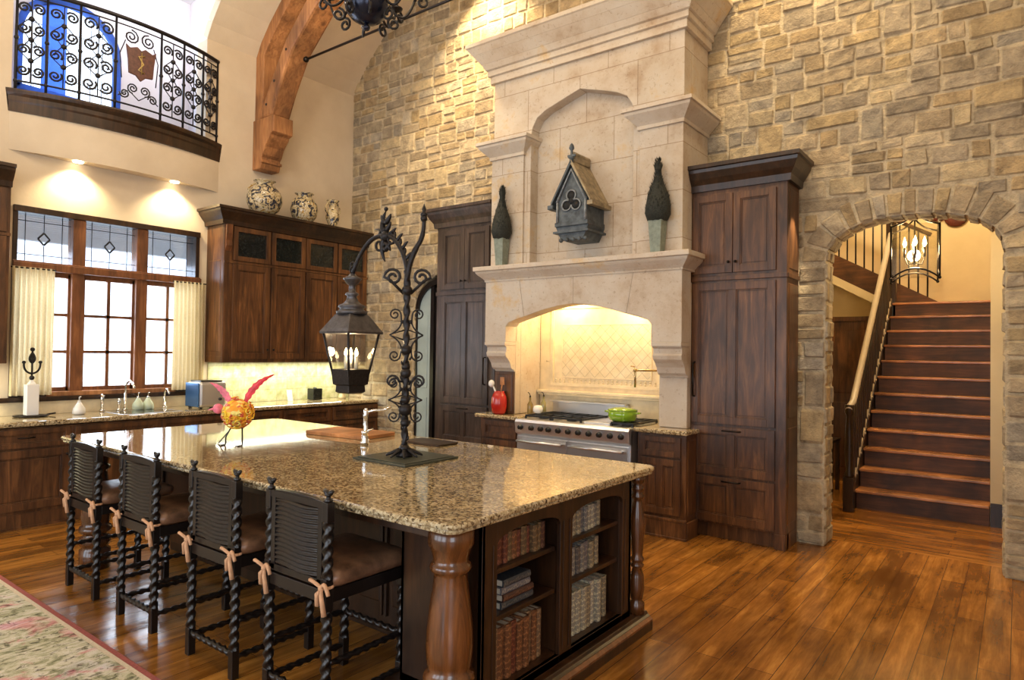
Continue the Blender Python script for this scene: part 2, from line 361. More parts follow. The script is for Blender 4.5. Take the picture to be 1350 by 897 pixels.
def door_leaf(F, u0, u1, z0, z1, cols=1, st=.07, th=.022, rows=1, glass_=False):
    mb = MB(); fbox(mb, F, u0, u1, 0, .004, z0, z1, 1 if glass_ else 0)
    fbox(mb, F, u0, u0 + st, .004, th, z0, z1); fbox(mb, F, u1 - st, u1, .004, th, z0, z1)
    fbox(mb, F, u0 + st, u1 - st, .004, th, z0, z0 + st); fbox(mb, F, u0 + st, u1 - st, .004, th, z1 - st, z1)
    w = (u1 - u0 - 2 * st - (cols - 1) * st) / cols
    for c in range(cols):
        a = u0 + st + c * (w + st)
        if c: fbox(mb, F, a - st, a, .004, th, z0 + st, z1 - st)
        if not glass_ and w > .06:
            a0, a1, c0, c1 = a, a + w, z0 + st, z1 - st; q = .010
            for (p0, p1, r0, r1) in ((a0, a1, c0, c0 + q), (a0, a1, c1 - q, c1), (a0, a0 + q, c0 + q, c1 - q), (a1 - q, a1, c0 + q, c1 - q)): fbox(mb, F, p0, p1, .004, .014, r0, r1)
            if z1 - z0 > .22: fbox(mb, F, a0 + q + .010, a1 - q - .010, .004, .009, c0 + q + .010, c1 - q - .010)
    return mb
def crown(mb, F, u0, u1, z0, h, p, dep, left=True, right=True, mi=0, prof=None):
    """moulded crown around the front and ends of a cabinet; dep = cabinet depth behind plane"""
    prof = prof or [(0, 0), (.25, .0), (.3, .25), (.55, .45), (.8, .7), (.85, .82), (1, .85), (1, 1)]
    for k in range(len(prof) - 1):
        pa, ha = prof[k]; pb, hb = prof[k + 1]
        if hb - ha < 1e-6: continue
        ring = []
        for pp, hh in ((pa, ha), (pb, hb)):
            e = p * pp; z = z0 + h * hh; l = u0 - (e if left else 0); r = u1 + (e if right else 0)
            ring.append([F(l, -dep, z), F(l, e, z), F(r, e, z), F(r, -dep, z)])
        mb.add(ring[0] + ring[1], [(0, 1, 5, 4), (1, 2, 6, 5), (2, 3, 7, 6), (3, 0, 4, 7), (0, 3, 2, 1), (4, 5, 6, 7)], mi)
def bar_pull(F, u, z, L, vertical=True, parent=None, r=.006):
    mb = MB()
    if vertical: pts = [F(u, 0, z - L / 2), F(u, .035, z - L / 2 + .005), F(u, .04, z), F(u, .035, z + L / 2 - .005), F(u, 0, z + L / 2)]
    else: pts = [F(u - L / 2, 0, z), F(u - L / 2 + .005, .03, z), F(u, .036, z), F(u + L / 2 - .005, .03, z), F(u + L / 2, 0, z)]
    mb.tube(pts, r, 8); return mb.build('handle', M['bronze'], parent)
def knob(F, u, z, parent):
    mb = MB(); mb.tube([F(u, 0, z), F(u, .018, z)], .005, 8); mb.ball(F(u, .026, z), .013, 8); return mb.build('knob', M['bronze'], parent)

# ---------------------------------------------------------------- camera
yaw, pit, rol = radians(37.3), radians(1.0), radians(.82)
Fv = Vector((-sin(yaw) * cos(pit), cos(yaw) * cos(pit), sin(pit))); Rv = Vector((cos(yaw), sin(yaw), 0)); Uv = Rv.cross(Fv)
R2 = Rv * cos(rol) + Uv * sin(rol); U2 = -Rv * sin(rol) + Uv * cos(rol)
cd = bpy.data.cameras.new('camera'); cam = bpy.data.objects.new('camera', cd); COL.objects.link(cam)
mw = Matrix((R2, U2, -Fv)).transposed().to_4x4(); mw.translation = Vector((0, 0, 1.6)); cam.matrix_world = mw
cd.sensor_width = 36; cd.lens = 36 * 876 / 1350; cd.clip_start = .05; cd.clip_end = 200
bpy.context.scene.camera = cam

# ---------------------------------------------------------------- room shell
XW, YW, XR, YF = -7.52, 6.08, 1.55, -3.6
YWB = YW - .024
VAULT = [(-7.52, 5.2), (-7.42, 5.36), (-7.25, 5.55), (-6.9, 5.86), (-6.5, 6.07), (-5.8, 6.38), (-4.9, 6.68), (-3.9, 6.86), (-3.0, 6.92)]
VAULT += [(-6.0 - x + .03, z) for x, z in VAULT[-2::-1]]
mb = MB(); mb.box(-7.8, 1.8, -3.9, 6.35, -.1, 0); struct(mb, 'floor', M['floor'])
mb = MB(); mb.box(-4.2, 1.8, 6.3501, 12.0, -.1, 0); struct(mb, 'floor_hall', M['floor_hall'])
# ceiling: a barrel vault, cut where the loft opens
D0, D1, DZ = 2.06, 3.93, 6.07
mb = MB(); th = .12
def vseg(a, b, y0, y1):
    n = Vector((b[1] - a[1], 0, -(b[0] - a[0]))).normalized() * -th
    mb.add([(a[0], y, a[1]) for y in (y0, y1)] + [(b[0], y, b[1]) for y in (y0, y1)] + [(a[0] + n.x, y, a[1] + n.z) for y in (y0, y1)] + [(b[0] + n.x, y, b[1] + n.z) for y in (y0, y1)],
           [(0, 1, 3, 2), (4, 6, 7, 5), (0, 2, 6, 4), (1, 5, 7, 3), (0, 4, 5, 1), (2, 3, 7, 6)])
for i in range(len(VAULT) - 1):
    a, b = VAULT[i], VAULT[i + 1]
    if i < 4:
        vseg(a, b, YF, D0); vseg(a, b, D1, 6.35)
    else: vseg(a, b, YF, 6.35)
struct(mb, 'ceiling', M['plaster'])
# window wall
WY0, WY1, WZ0, WZ1 = 2.10, 3.89, 1.10, 2.92
mb = MB(); x0, x1 = XW - .22, XW
mb.box(x0, x1, YF - .3, WY0, 0, 4.0); mb.box(x0, x1, WY1, 6.35, 0, 4.0); mb.box(x0, x1, WY0, WY1, 0, WZ0); mb.box(x0, x1, WY0, WY1, WZ1, 4.0)
mb.box(x0, x1, YF - .3, D0, 4.0, 5.2); mb.box(x0, x1, D1, 6.35, 4.0, 5.2)
struct(mb, 'wall_left', M['plaster'])
# loft behind the balcony
mb = MB(); LX = -8.6
mb.box(LX - .1, x0, 1.9, 4.5, 3.85, 4.0); struct(mb, 'floor_loft', M['dark_wood'])
mb = MB()
mb.add([(x0, D1, 4.0), (LX, 4.26, 4.0), (LX, 4.26, DZ), (-6.45, D1, DZ), (-6.9, D1, 5.86), (-7.25, D1, 5.55), (-7.42, D1, 5.36), (XW, D1, 5.2), (XW, D1, 4.0),
        (x0, D1 + .1, 4.0), (LX, 4.36, 4.0), (LX, 4.36, DZ), (-6.45, D1 + .1, DZ), (-6.9, D1 + .1, 5.96), (-7.25, D1 + .1, 5.65), (-7.42, D1 + .1, 5.46), (XW - .1, D1 + .1, 5.3), (XW - .1, D1 + .1, 4.0)],
       [tuple(range(9)), tuple(range(9, 18))] + [(i, (i + 1) % 9, 9 + (i + 1) % 9, 9 + i) for i in range(9)])
struct(mb, 'wall_loft_right', M['lavender'])
mb = MB(); mb.prism([(x0, 4.0), (LX, 4.0), (LX, DZ), (-6.45, DZ), (-6.9, 5.86), (-7.25, 5.55), (-7.42, 5.36), (XW, 5.2), (x0, 5.2)], D0 - .1, D0, 'y'); struct(mb, 'wall_loft_left', M['lavender'])
mb = MB(); mb.box(LX - .1, -6.40, D0 - .1, 4.4, DZ, DZ + .1); struct(mb, 'ceiling_loft', M['lavender'])
# arched glazed door of the loft on its outer wall
Wc, Wh = 2.905, .53
def loft_arch(hw, zb, zs, n=14):
    return [(Wc - hw, zb), (Wc - hw, zs)] + [(Wc - hw * cos(pi * i / n), zs + hw * .95 * sin(pi * i / n)) for i in range(1, n)] + [(Wc + hw, zs), (Wc + hw, zb)]
oa = loft_arch(Wh, 4.36, 5.02)
mb = MB(); mb.prism([(D0, 4.0), (D0, DZ), (4.4, DZ), (4.4, 4.0)] + [(Wc + Wh, 4.0)] + oa[::-1] + [(Wc - Wh, 4.0)], LX - .1, LX, 'x')
mb.box(LX - .1, LX, Wc - Wh, Wc + Wh, 4.0, 4.36)
struct(mb, 'wall_loft_back', M['lavender'])
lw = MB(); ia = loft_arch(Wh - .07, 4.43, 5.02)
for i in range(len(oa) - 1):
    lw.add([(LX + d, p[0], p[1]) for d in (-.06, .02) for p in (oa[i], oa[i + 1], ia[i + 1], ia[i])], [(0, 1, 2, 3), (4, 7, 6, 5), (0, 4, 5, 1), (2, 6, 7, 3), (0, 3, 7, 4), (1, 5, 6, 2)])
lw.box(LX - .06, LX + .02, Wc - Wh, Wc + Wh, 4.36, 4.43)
win2 = struct(lw, 'window_2', M['blue_glare_sheer'])  # frame tinted blue to imitate window glare
mb = MB(); mb.box(LX - .03, LX - .02, Wc - .275, Wc - .035, 4.43, 5.45); mb.build('glare_sheet', M['blue_glare_sheer'], win2)  # sheet added for the blue glare, no real curtain
mb = MB()
for y in (Wc - .36, Wc + .10, Wc + .22, Wc + .34): mb.box(LX - .045, LX - .035, y - .004, y + .004, 4.43, 5.36)
for z in (4.62, 4.9, 5.16): mb.box(LX - .045, LX - .035, Wc - .43, Wc + .43, z - .004, z + .004)
mb.build('muntin', M['pewter'], win2)
mb = MB(); mb.prism(ia, LX - .052, LX - .048, 'x'); mb.build('pane', M['glass'], win2)

# room behind the camera: right wall and front wall with tall windows
mb = MB(); mb.box(XR, XR + .2, YF, -2.6, 0, 5.3); mb.box(XR, XR + .2, -.2, 6.35, 0, 5.3); mb.box(XR, XR + .2, -2.6, -.2, 0, .4); mb.box(XR, XR + .2, -2.6, -.2, 3.4, 5.3); struct(mb, 'wall_right', M['plaster'])
mb = MB(); mb.box(-7.74, 1.75, YF - .2, YF, 0, .3); mb.box(-7.74, 1.75, YF - .2, YF, 3.4, 7.0)
FW = [(-7.0, -5.2), (-4.6, -2.8), (-2.2, -.4)]
xs = [-7.74] + [v for p in FW for v in p] + [1.75]
for i in range(0, len(xs), 2): mb.box(xs[i], xs[i + 1], YF - .2, YF, .3, 3.4)
struct(mb, 'wall_front', M['plaster'])
for k, (a, b) in enumerate(FW):
    mb = MB()
    for x in (a, (a + b) / 2 - .03, b - .06): mb.box(x, x + .06, YF - .12, YF - .06, .3, 3.4)
    for z in (.3, 1.3, 2.3, 3.34): mb.box(a, b, YF - .12, YF - .06, z, z + .06)
    struct(mb, 'window_%d' % (k + 3), M['window_wood'])
mb = MB()
for y in (-2.6, -1.43, -.26): mb.box(XR + .06, XR + .12, y, y + .06, .4, 3.4)
for z in (.4, 1.4, 2.4, 3.34): mb.box(XR + .06, XR + .12, -2.6, -.2, z, z + .06)
struct(mb, 'window_6', M['window_wood'])
# outdoors seen through the window: ground and the porch soffit above the transoms
mb = MB(); mb.box(-40, -7.9, -25, 30, -.3, -.2); struct(mb, 'ground_outside', M['outside'])
mb = MB(); mb.box(-9.6, -7.76, 1.0, 5.4, 3.02, 3.1)
for i in range(12): mb.box(-9.6 + i * .155, -9.6 + i * .155 + .012, 1.0, 5.4, 3.0, 3.02)
mb.box(-9.7, -9.6, 1.0, 5.4, 2.88, 3.1)
struct(mb, 'ceiling_porch', M['soffit'])

# ---------------------------------------------------------------- rubble stone wall with two arched openings
AX0, AX1, AZS, AH = -1.30, -.075, 2.40, .34           # arch to the stairs
def archpts(x0, x1, zs, h, n=20, p=2.35):
    c, w = (x0 + x1) / 2, (x1 - x0) / 2; out = []
    for i in range(n + 1):
        a = pi * i / n; ct, st = -cos(a), sin(a)
        out.append((c + w * math.copysign(abs(ct) ** (2 / p), ct), zs + h * abs(st) ** (2 / p)))
    return out
DX0, DX1, DZS, DH = -6.23, -5.35, 2.15, .41             # small arched doorway left of the pantry
A1 = archpts(AX0, AX1, AZS, AH); A2 = archpts(DX0, DX1, DZS, DH, p=2.0)
random.seed(11)
wb = MB(); wb.col = []
MORT = (.53, .44, .30)
TONES = [(.40, .29, .155), (.38, .29, .18), (.46, .36, .21), (.33, .27, .195), (.44, .36, .255), (.38, .26, .12), (.36, .32, .26), (.48, .39, .26), (.31, .24, .155), (.42, .30, .14)]
wb.prism([(DX0 - .3, 0), (DX0 - .3, 7.1), (DX1 + .2, 7.1), (DX1 + .2, 0), (DX1, 0)] + A2[::-1] + [(DX0, 0)], YW, YW + .27)
wb.prism([(AX0 - .3, 0), (AX0 - .3, 7.1), (AX1 + .2, 7.1), (AX1 + .2, 0), (AX1, 0)] + A1[::-1] + [(AX0, 0)], YW, YW + .27)
wb.box(-7.6, DX0 - .3, YW, YW + .27, 0, 7.1); wb.box(DX1 + .2, AX0 - .3, YW, YW + .27, 0, 7.1); wb.box(AX1 + .2, 1.7, YW, YW + .27, 0, 7.1)
wb.col += [MORT] * len(wb.v)
def jit(a): return random.uniform(-a, a)
def stone(quad, F, prot, mort=.014):
    """quad: four corners ccw in (u, v); F maps (u, v, out)"""
    g = 4; c = random.choice(TONES); k = random.uniform(.8, 1.2); c = [(x * .62 + y * .38) * k for x, y in zip(c, (.385, .315, .215))]; vs = []; base = len(wb.v)
    q = [(u + jit(.006), v + jit(.006)) for u, v in quad]; n = g + 1
    tilt = jit(.35), jit(.35)
    for j in range(n):
        for i in range(n):
            s_, t_ = i / g, j / g
            e = min(s_, 1 - s_, t_, 1 - t_)
            ss = min(max(s_, 0), 1); tt = t_
            # pull ring toward the border so the face has a rounded arris
            if 0 < i < g: ss = .07 + .86 * (i - 1) / (g - 2)
            if 0 < j < g: tt = .10 + .80 * (j - 1) / (g - 2)
            u = (q[0][0] * (1 - ss) + q[1][0] * ss) * (1 - tt) + (q[3][0] * (1 - ss) + q[2][0] * ss) * tt
            v = (q[0][1] * (1 - ss) + q[1][1] * ss) * (1 - tt) + (q[3][1] * (1 - ss) + q[2][1] * ss) * tt
            if e == 0: d = -.002; 
            else: d = prot * (1 + tilt[0] * (ss - .5) + tilt[1] * (tt - .5)) + jit(.0045)
            if (i in (0, g)) and (j in (0, g)):
                u += ((q[0][0] + q[1][0] + q[2][0] + q[3][0]) / 4 - u) * .07; v += ((q[0][1] + q[1][1] + q[2][1] + q[3][1]) / 4 - v) * .07
            vs.append(F(u, v, d))
    fs = [(j * n + i, j * n + i + 1, (j + 1) * n + i + 1, (j + 1) * n + i) for j in range(g) for i in range(g)]
    wb.add(vs, fs, 0, False)
    for j in range(n):
        for i in range(n):
            edge = i in (0, g) or j in (0, g); wb.col.append([a * .35 + b * .65 for a, b in zip(c, MORT)] if edge else c)
Fw = lambda u, v, d: (u, YW - d, v)
def blocked(z0, z1):
    out = []; zm = (z0 + z1) / 2
    for (a, b, zs, h, ring, jw) in ((AX0, AX1, AZS, AH, .20, .02), (DX0, DX1, DZS, DH, .17, .02)):
        if zm < zs: out.append((a - jw * 0, b))
        else:
            c, w = (a + b) / 2, (b - a) / 2 + ring; H = h + ring; t = (zm - zs) / H
            if t < 1:
                e = w * (1 - t ** 2.3) ** (1 / 2.3); out.append((c - e, c + e))
    return out
def course(s0, s1, z, h, wmin, wmax):
    u = s0
    while u < s1 - .02:
        w = random.uniform(wmin, wmax); w = s1 - u if s1 - (u + w) < wmin * .9 else w
        a_, b_, c_, d_ = jit(.01), jit(.01), jit(.01), jit(.01); g = random.uniform(.003, .009)
        stone([(u + g, z + g + a_ * .6), (u + w - g, z + g + b_ * .6), (u + w - g + c_, z + h - g + b_ * .5), (u + g + d_, z + h - g + a_ * .5)], Fw, random.uniform(.006, .020)); u += w
z = 0.0
while z < 6.95:
    H = min(random.uniform(.20, .32), 7.0 - z)
    rows = [(z, z + H * random.uniform(.4, .6))]; rows.append((rows[0][1], z + H))
    segs = [(-7.515, 1.5)]
    bl = sorted(set(blocked(*rows[0]) + blocked(*rows[1]))); near_arch = any(AZS - .35 < zz < AZS + AH + .3 or DZS - .3 < zz < DZS + DH + .3 for zz in (z, z + H))
    def cut(segs, bl):
        for a, b in bl:
            ns = []
            for s0, s1 in segs:
                if b <= s0 or a >= s1: ns.append((s0, s1))
                else:
                    if a > s0: ns.append((s0, a))
                    if b < s1: ns.append((b, s1))
            segs = ns
        return segs
    if near_arch:
        for za, zb_ in rows:
            for s0, s1 in cut(segs, blocked(za, zb_)): course(s0, s1, za, zb_ - za, .12, .34)
    else:
        for s0, s1 in cut(segs, bl):
            u = s0
            while u < s1 - .02:
                w = random.uniform(.14, .62); w = s1 - u if s1 - (u + w) < .16 else w
                hid = (-4.4 < u and u + w < -2.4 and z + H < 4.3) or (-5.4 < u and u + w < -4.6 and z + H < 3.1) or (-2.3 < u and u + w < -1.6 and z + H < 3.1)
                if not hid:
                    q = random.random()
                    if w < .26 and q < .55: course(u, u + w, z, H, .3, .4)
                    elif q < .85:
                        m_ = z + H * random.uniform(.36, .64); course(u, u + w, z, m_ - z, .13, .33); course(u, u + w, m_, z + H - m_, .13, .33)
                    else:
                        h3 = H / 3
                        for k in range(3): course(u, u + w, z + k * h3, h3, .14, .3)
                u += w
    z += H
# voussoirs round the arches, faces and soffits, and quoins on the jambs
def voussoirs(x0, x1, zs, h, ring, p, n):
    P = archpts(x0, x1, zs, h, 200, p); c = (x0 + x1) / 2
    L = [0]
    for i in range(200): L.append(L[-1] + math.dist(P[i], P[i + 1]))
    def at(s):
        s = max(0, min(L[-1] - 1e-6, s))
        k = next(i for i in range(200) if L[i + 1] >= s); t = (s - L[k]) / (L[k + 1] - L[k])
        q = (P[k][0] * (1 - t) + P[k + 1][0] * t, P[k][1] * (1 - t) + P[k + 1][1] * t)
        d = (P[k + 1][0] - P[k][0], P[k + 1][1] - P[k][1]); l = math.hypot(*d); return q, (-d[1] / l, d[0] / l)
    cuts = [0]; 
    while cuts[-1] < L[-1]: cuts.append(cuts[-1] + random.uniform(.8, 1.25) * L[-1] / n)
    cuts = [q * L[-1] / cuts[-1] for q in cuts]
    for a, b in zip(cuts, cuts[1:]):
        (pa, na), (pb, nb) = at(a + .008), at(b - .008); r = ring * random.uniform(.85, 1.08)
        qa = (pa[0] + na[0] * r, pa[1] + na[1] * r); qb = (pb[0] + nb[0] * r, pb[1] + nb[1] * r)
        stone([pb, pa, qa, qb][::1], Fw, random.uniform(.008, .018))
        Fs = lambda u, v, d, pa=pa, pb=pb, na=na, nb=nb: (pa[0] * (1 - u) + pb[0] * u - na[0] * d, YW + v, pa[1] * (1 - u) + pb[1] * u - na[1] * d)
        m_ = random.uniform(.1, .17)
        for v0, v1 in ((.004, m_ - .006), (m_ + .006, .262)): stone([(0.02, v0), (.98, v0), (.98, v1), (0.02, v1)], Fs, .012)
voussoirs(AX0, AX1, AZS, AH, .21, 2.35, 15); voussoirs(DX0, DX1, DZS, DH, .17, 2.0, 11)
for X, sg, zs in ((AX0, 1, AZS), (AX1, -1, AZS), (DX0, 1, DZS), (DX1, -1, DZS)):
    z = 0.0
    while z < zs - .02:
        h = random.uniform(.10, .19); h = zs - z if zs - z - h < .07 else h; m_ = random.uniform(.08, .2)
        Fj = lambda u, v, d, X=X, sg=sg: (X + sg * d, YW + u, v)
        for v0, v1 in ((.002, m_ - .006), (m_ + .006, .262)): stone([(v0, z + .008), (v1, z + .008), (v1, z + h - .008), (v0, z + h - .008)], Fj, random.uniform(.008, .018))
        z += h
struct(wb, 'wall_back', M['stone'], recalc=True)

# ---------------------------------------------------------------- hall beyond the arch
mb = MB(); mb.box(-4.2, 1.7, 11.6, 11.8, 0, 5.2); struct(mb, 'wall_hall_back', M['plaster_hall'])
mb = MB(); mb.box(-.21, 1.7, 7.84, 11.6, 0, 5.2); struct(mb, 'wall_hall_right', M['plaster_hall'])
mb = MB(); mb.box(-4.2, -4.0, 6.35, 11.6, 0, 5.2); struct(mb, 'wall_hall_left', M['plaster_hall'])
mb = MB(); mb.box(-4.2, 1.7, 6.35, 11.8, 5.2, 5.3); struct(mb, 'ceiling_hall', M['plaster_hall'])
mb = MB(); mb.box(1.5, 1.7, 6.35, 7.84, 0, 5.2); struct(mb, 'wall_hall_near', M['plaster_hall'])
mb = MB(); mb.box(-.208, 1.5, 7.805, 7.839, 0, .19); mb.box(-.208, 1.5, 7.815, 7.839, .19, .22); struct(mb, 'baseboard_hall', M['dark_wood'])
# dark stained wainscot under the upper flight
mb = MB(); F = FY(9.6); mb.box(-3.9, -1.46, 9.6, 9.66, 0, 2.1)
for i in range(4):
    u = -3.85 + i * .6
    for a, b in ((.15, 1.0), (1.12, 1.95)): panel(mb, F, u + .05, u + .55, a, b, .0, dep=.02)
fbox(mb, F, -3.9, -1.46, 0, .04, 2.06, 2.12); struct(mb, 'trim_hall', M['alder'])

# ---------------------------------------------------------------- staircase
SX0, SX1, SY, RI, RU, NS = -1.36, -.215, 7.83, .195, .232, 12
st = thing('staircase', ((SX0 + SX1) / 2, SY, 0), 'straight flight of dark red-brown wooden stairs seen through the stone arch', 'stairs')
for i in range(NS):
    y = SY + i * RU; z = RI * i
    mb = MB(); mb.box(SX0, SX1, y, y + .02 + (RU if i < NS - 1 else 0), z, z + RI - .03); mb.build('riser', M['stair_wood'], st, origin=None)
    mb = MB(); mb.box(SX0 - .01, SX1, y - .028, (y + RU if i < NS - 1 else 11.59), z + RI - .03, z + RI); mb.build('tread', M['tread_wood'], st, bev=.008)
mb = MB(); zt = NS * RI
mb.prism([(SY - .04, 0), (SY - .04, RI + .03), (SY + RU * 11, zt + .06), (SY + RU * 11 + .2, zt + .06), (SY + RU * 11 + .2, 0)], SX0 - .045, SX0 - .01, 'x')
mb.build('string_board', M['dark_wood'], st)
mb = MB(); mb.tube([(SX0 - .028, SY + RU * i - .03, RI * (i + 1) + .055 - .0) for i in range(NS)], .014, 6)
for i in range(NS - 1): mb.ball((SX0 - .02, SY + RU * (i + .5), RI * (i + 1.5) + .05), .018, 6)
mb.build('string_moulding', plain('worn_edge', (.42, .35, .27), .5), st)

rl = thing('stair_railing', (SX0, 7.6, 0), 'stair railing with pale worn handrail and dark balusters, left of the flight', 'railing')
hx = SX0 - .03; hz = lambda y: 1.20 + (y - 7.55) * .555 / .66
def hzf(y): return RI + .95 + (y - SY) * RI / RU
mb = MB(); mb.tube([(hx, 7.58, hzf(7.75) - .03), (hx, 7.62, hzf(7.75)), (hx, 7.8, hzf(7.8)), (hx, SY + RU * 11, hzf(SY + RU * 11))], .034, 10); mb.build('handrail', plain('worn_handrail', (.42, .36, .29), .3), rl)
mb = MB(); mb.box(hx - .05, hx + .05, 7.56, 7.66, 0, .35); mb.lathe([(.045, .35), (.05, .37), (.03, .42), (.045, .6), (.04, .8), (.028, .98), (.045, 1.02), (.045, 1.1)], (hx, 7.61, 0), 12); mb.build('newel_post', M['dark_wood'], rl, bev=.004)
for i in range(NS * 2 - 1):
    y = SY + .03 + i * RU / 2; zb = RI * (int(i / 2) + 1)
    mb = MB(); mb.lathe([(.014, 0), (.014, .08), (.02, .1), (.010, .14), (.018, .38), (.012, .7), (.012, hzf(y) - zb - .02)], (hx, y, zb), 7); mb.build('baluster', M['dark_wood'], rl)
yn = SY + RU * 11 + .06
mb = MB(); mb.box(hx - .06, hx + .06, yn - .06, yn + .06, zt - .5, zt + 1.12); mb.ball((hx, yn, zt + 1.17), .06, 10); mb.build('newel_post', M['dark_wood'], rl, bev=.005)

# second flight, rising to the left behind
YU = 11.0; sl = (3.155 - 2.395) / (2.23 - .907)
uz = lambda x: 2.395 + (-.907 - x) * sl
up = thing('upper_staircase', (-2.0, YU, 2.34), 'upper stair flight rising leftwards with brown string board and balusters', 'stairs')
mb = MB(); mb.prism([(-4.0, uz(-4.0)), (-.80, uz(-.80)), (-.80, uz(-.8) - .06), (-1.0, uz(-1.0) - .33), (-4.0, uz(-4.0) - .33)], YU, YU + .06); mb.build('string_board', M['stair_wood'], up)
mb = MB(); mb.prism([(-4.0, uz(-4.0) - .33), (-1.0, uz(-1.0) - .33), (-1.0, uz(-1.0) - .46), (-4.0, uz(-4.0) - .46)], YU, YU + .55); mb.build('soffit', M['plaster_hall'], up)
mb = MB()
for i in range(12):
    x = -1.0 - i * .25; mb.box(x - .27, x, YU + .06, YU + .6, uz(x) - .2, uz(x) - .02)
mb.build('step', M['tread_wood'], up)
for i in range(22):
    x = -1.02 - i * .115; mb = MB(); mb.tube([(x, YU + .03, uz(x) - .01), (x, YU + .03, uz(x) + .88)], .011, 6); mb.build('baluster', M['iron'], up)
mb = MB(); mb.tube([(-.98, YU + .03, uz(-.98) + .9), (-3.6, YU + .03, uz(-3.6) + .9)], .028, 8); mb.build('handrail', M['stair_wood'], up)
mb = MB(); mb.box(-4.0, SX0 - .05, YU + .0, YU + .5, 2.0, 2.05); mb.box(-4.0, SX0 - .05, YU + .5, YU + .55, 0, 2.05); o = mb.build('wall_understair', M['plaster_hall']); o['kind'] = 'structure'
# carved plaque high on the back wall
mb = MB(); px_, pz_ = -.72, 3.72
for dx, dz, r in ((-.22, .02, .13), (0, -.06, .15), (.22, .02, .13), (0, .12, .2), (-.12, .14, .15), (.12, .14, .15)): mb.lathe([(r, 0), (r, .03), (r * .8, .05), (r * .3, .06)], (px_ + dx, 11.6, pz_ + dz), 16, 'y'); 
mb.v = [(x, 11.6 - (y - 11.6), z) for x, y, z in mb.v]
tag(mb.build('wall_plaque', M['plaque']), 'dark red carved scalloped plaque high on the plaster wall above the stairs', 'wall plaque')

# hall lantern
LC = Vector((-.77, 7.2, 2.60))
ln = thing('hall_lantern', (LC.x, LC.y, LC.z - .28), 'glass-sided hanging lantern with scalloped bronze frame, lit in the stair hall', 'lantern')
mb = MB(); R_ = .27; cs = [(LC.x + R_ * cos(a), LC.y + R_ * sin(a)) for a in [radians(52 + 90 * k) for k in range(4)]]
for k in range(4):
    a, b = Vector((*cs[k], 0)), Vector((*cs[(k + 1) % 4], 0)); T = Vector((0, 0, 1))
    mb.tube([a + T * (LC.z - .27), a + T * (LC.z + .20)], .008, 6)
    m_ = (a + b) / 2
    mb.tube([a + T * (LC.z + .20)] + arc(a * .85 + b * .15 + T * (LC.z + .22), a * .7 + b * .3 + T * (LC.z + .23), m_ + T * (LC.z + .33), 5) + arc(m_ + T * (LC.z + .33), a * .3 + b * .7 + T * (LC.z + .23), a * .15 + b * .85 + T * (LC.z + .22), 5) + [b + T * (LC.z + .20)], .008, 6)
    mb.tube(arc(a + T * (LC.z - .28), m_ + T * (LC.z - .10), b + T * (LC.z - .28), 10), .008, 6); mb.ball(a + T * (LC.z - .28), .014, 6)
    mb.tube(arc(m_ + T * (LC.z + .33), (m_ + LC * 1) / 2 - Vector((0, 0, LC.z / 2)) + T * (LC.z + .30), Vector((LC.x, LC.y, LC.z + .5)), 8), .006, 6)
mb.build('frame', M['bronze'], ln)
for k in range(4):
    a, b = cs[k], cs[(k + 1) % 4]; mb = MB()
    mb.add([(a[0], a[1], LC.z - .24), (b[0], b[1], LC.z - .24), (b[0], b[1], LC.z + .22), (a[0], a[1], LC.z + .22)], [(0, 1, 2, 3)]); mb.build('pane', M['lantern_glass'], ln)
mb = MB(); mb.tube([(LC.x, LC.y, LC.z + .5), (LC.x, LC.y, 5.2)], .006, 6); mb.build('chain', M['bronze'], ln)
mb = MB(); mb.tube([(LC.x, LC.y, LC.z + .5), (LC.x, LC.y, LC.z - .12)], .007, 6)
for k in range(4):
    a = radians(10 + 90 * k); mb.tube([(LC.x, LC.y, LC.z - .12), (LC.x + .06 * cos(a), LC.y + .06 * sin(a), LC.z - .13), (LC.x + .08 * cos(a), LC.y + .08 * sin(a), LC.z - .06)], .005, 6)
    mb.tube([(LC.x + .08 * cos(a), LC.y + .08 * sin(a), LC.z - .06), (LC.x + .08 * cos(a), LC.y + .08 * sin(a), LC.z + .03)], .010, 8)
mb.build('candle_arms', M['bronze'], ln)
for k in range(4):
    a = radians(10 + 90 * k); mb = MB(); mb.lathe([(.003, 0), (.018, .03), (.012, .06), (.001, .10)], (LC.x + .08 * cos(a), LC.y + .08 * sin(a), LC.z + .03), 8); mb.build('bulb', M['bulb'], ln)

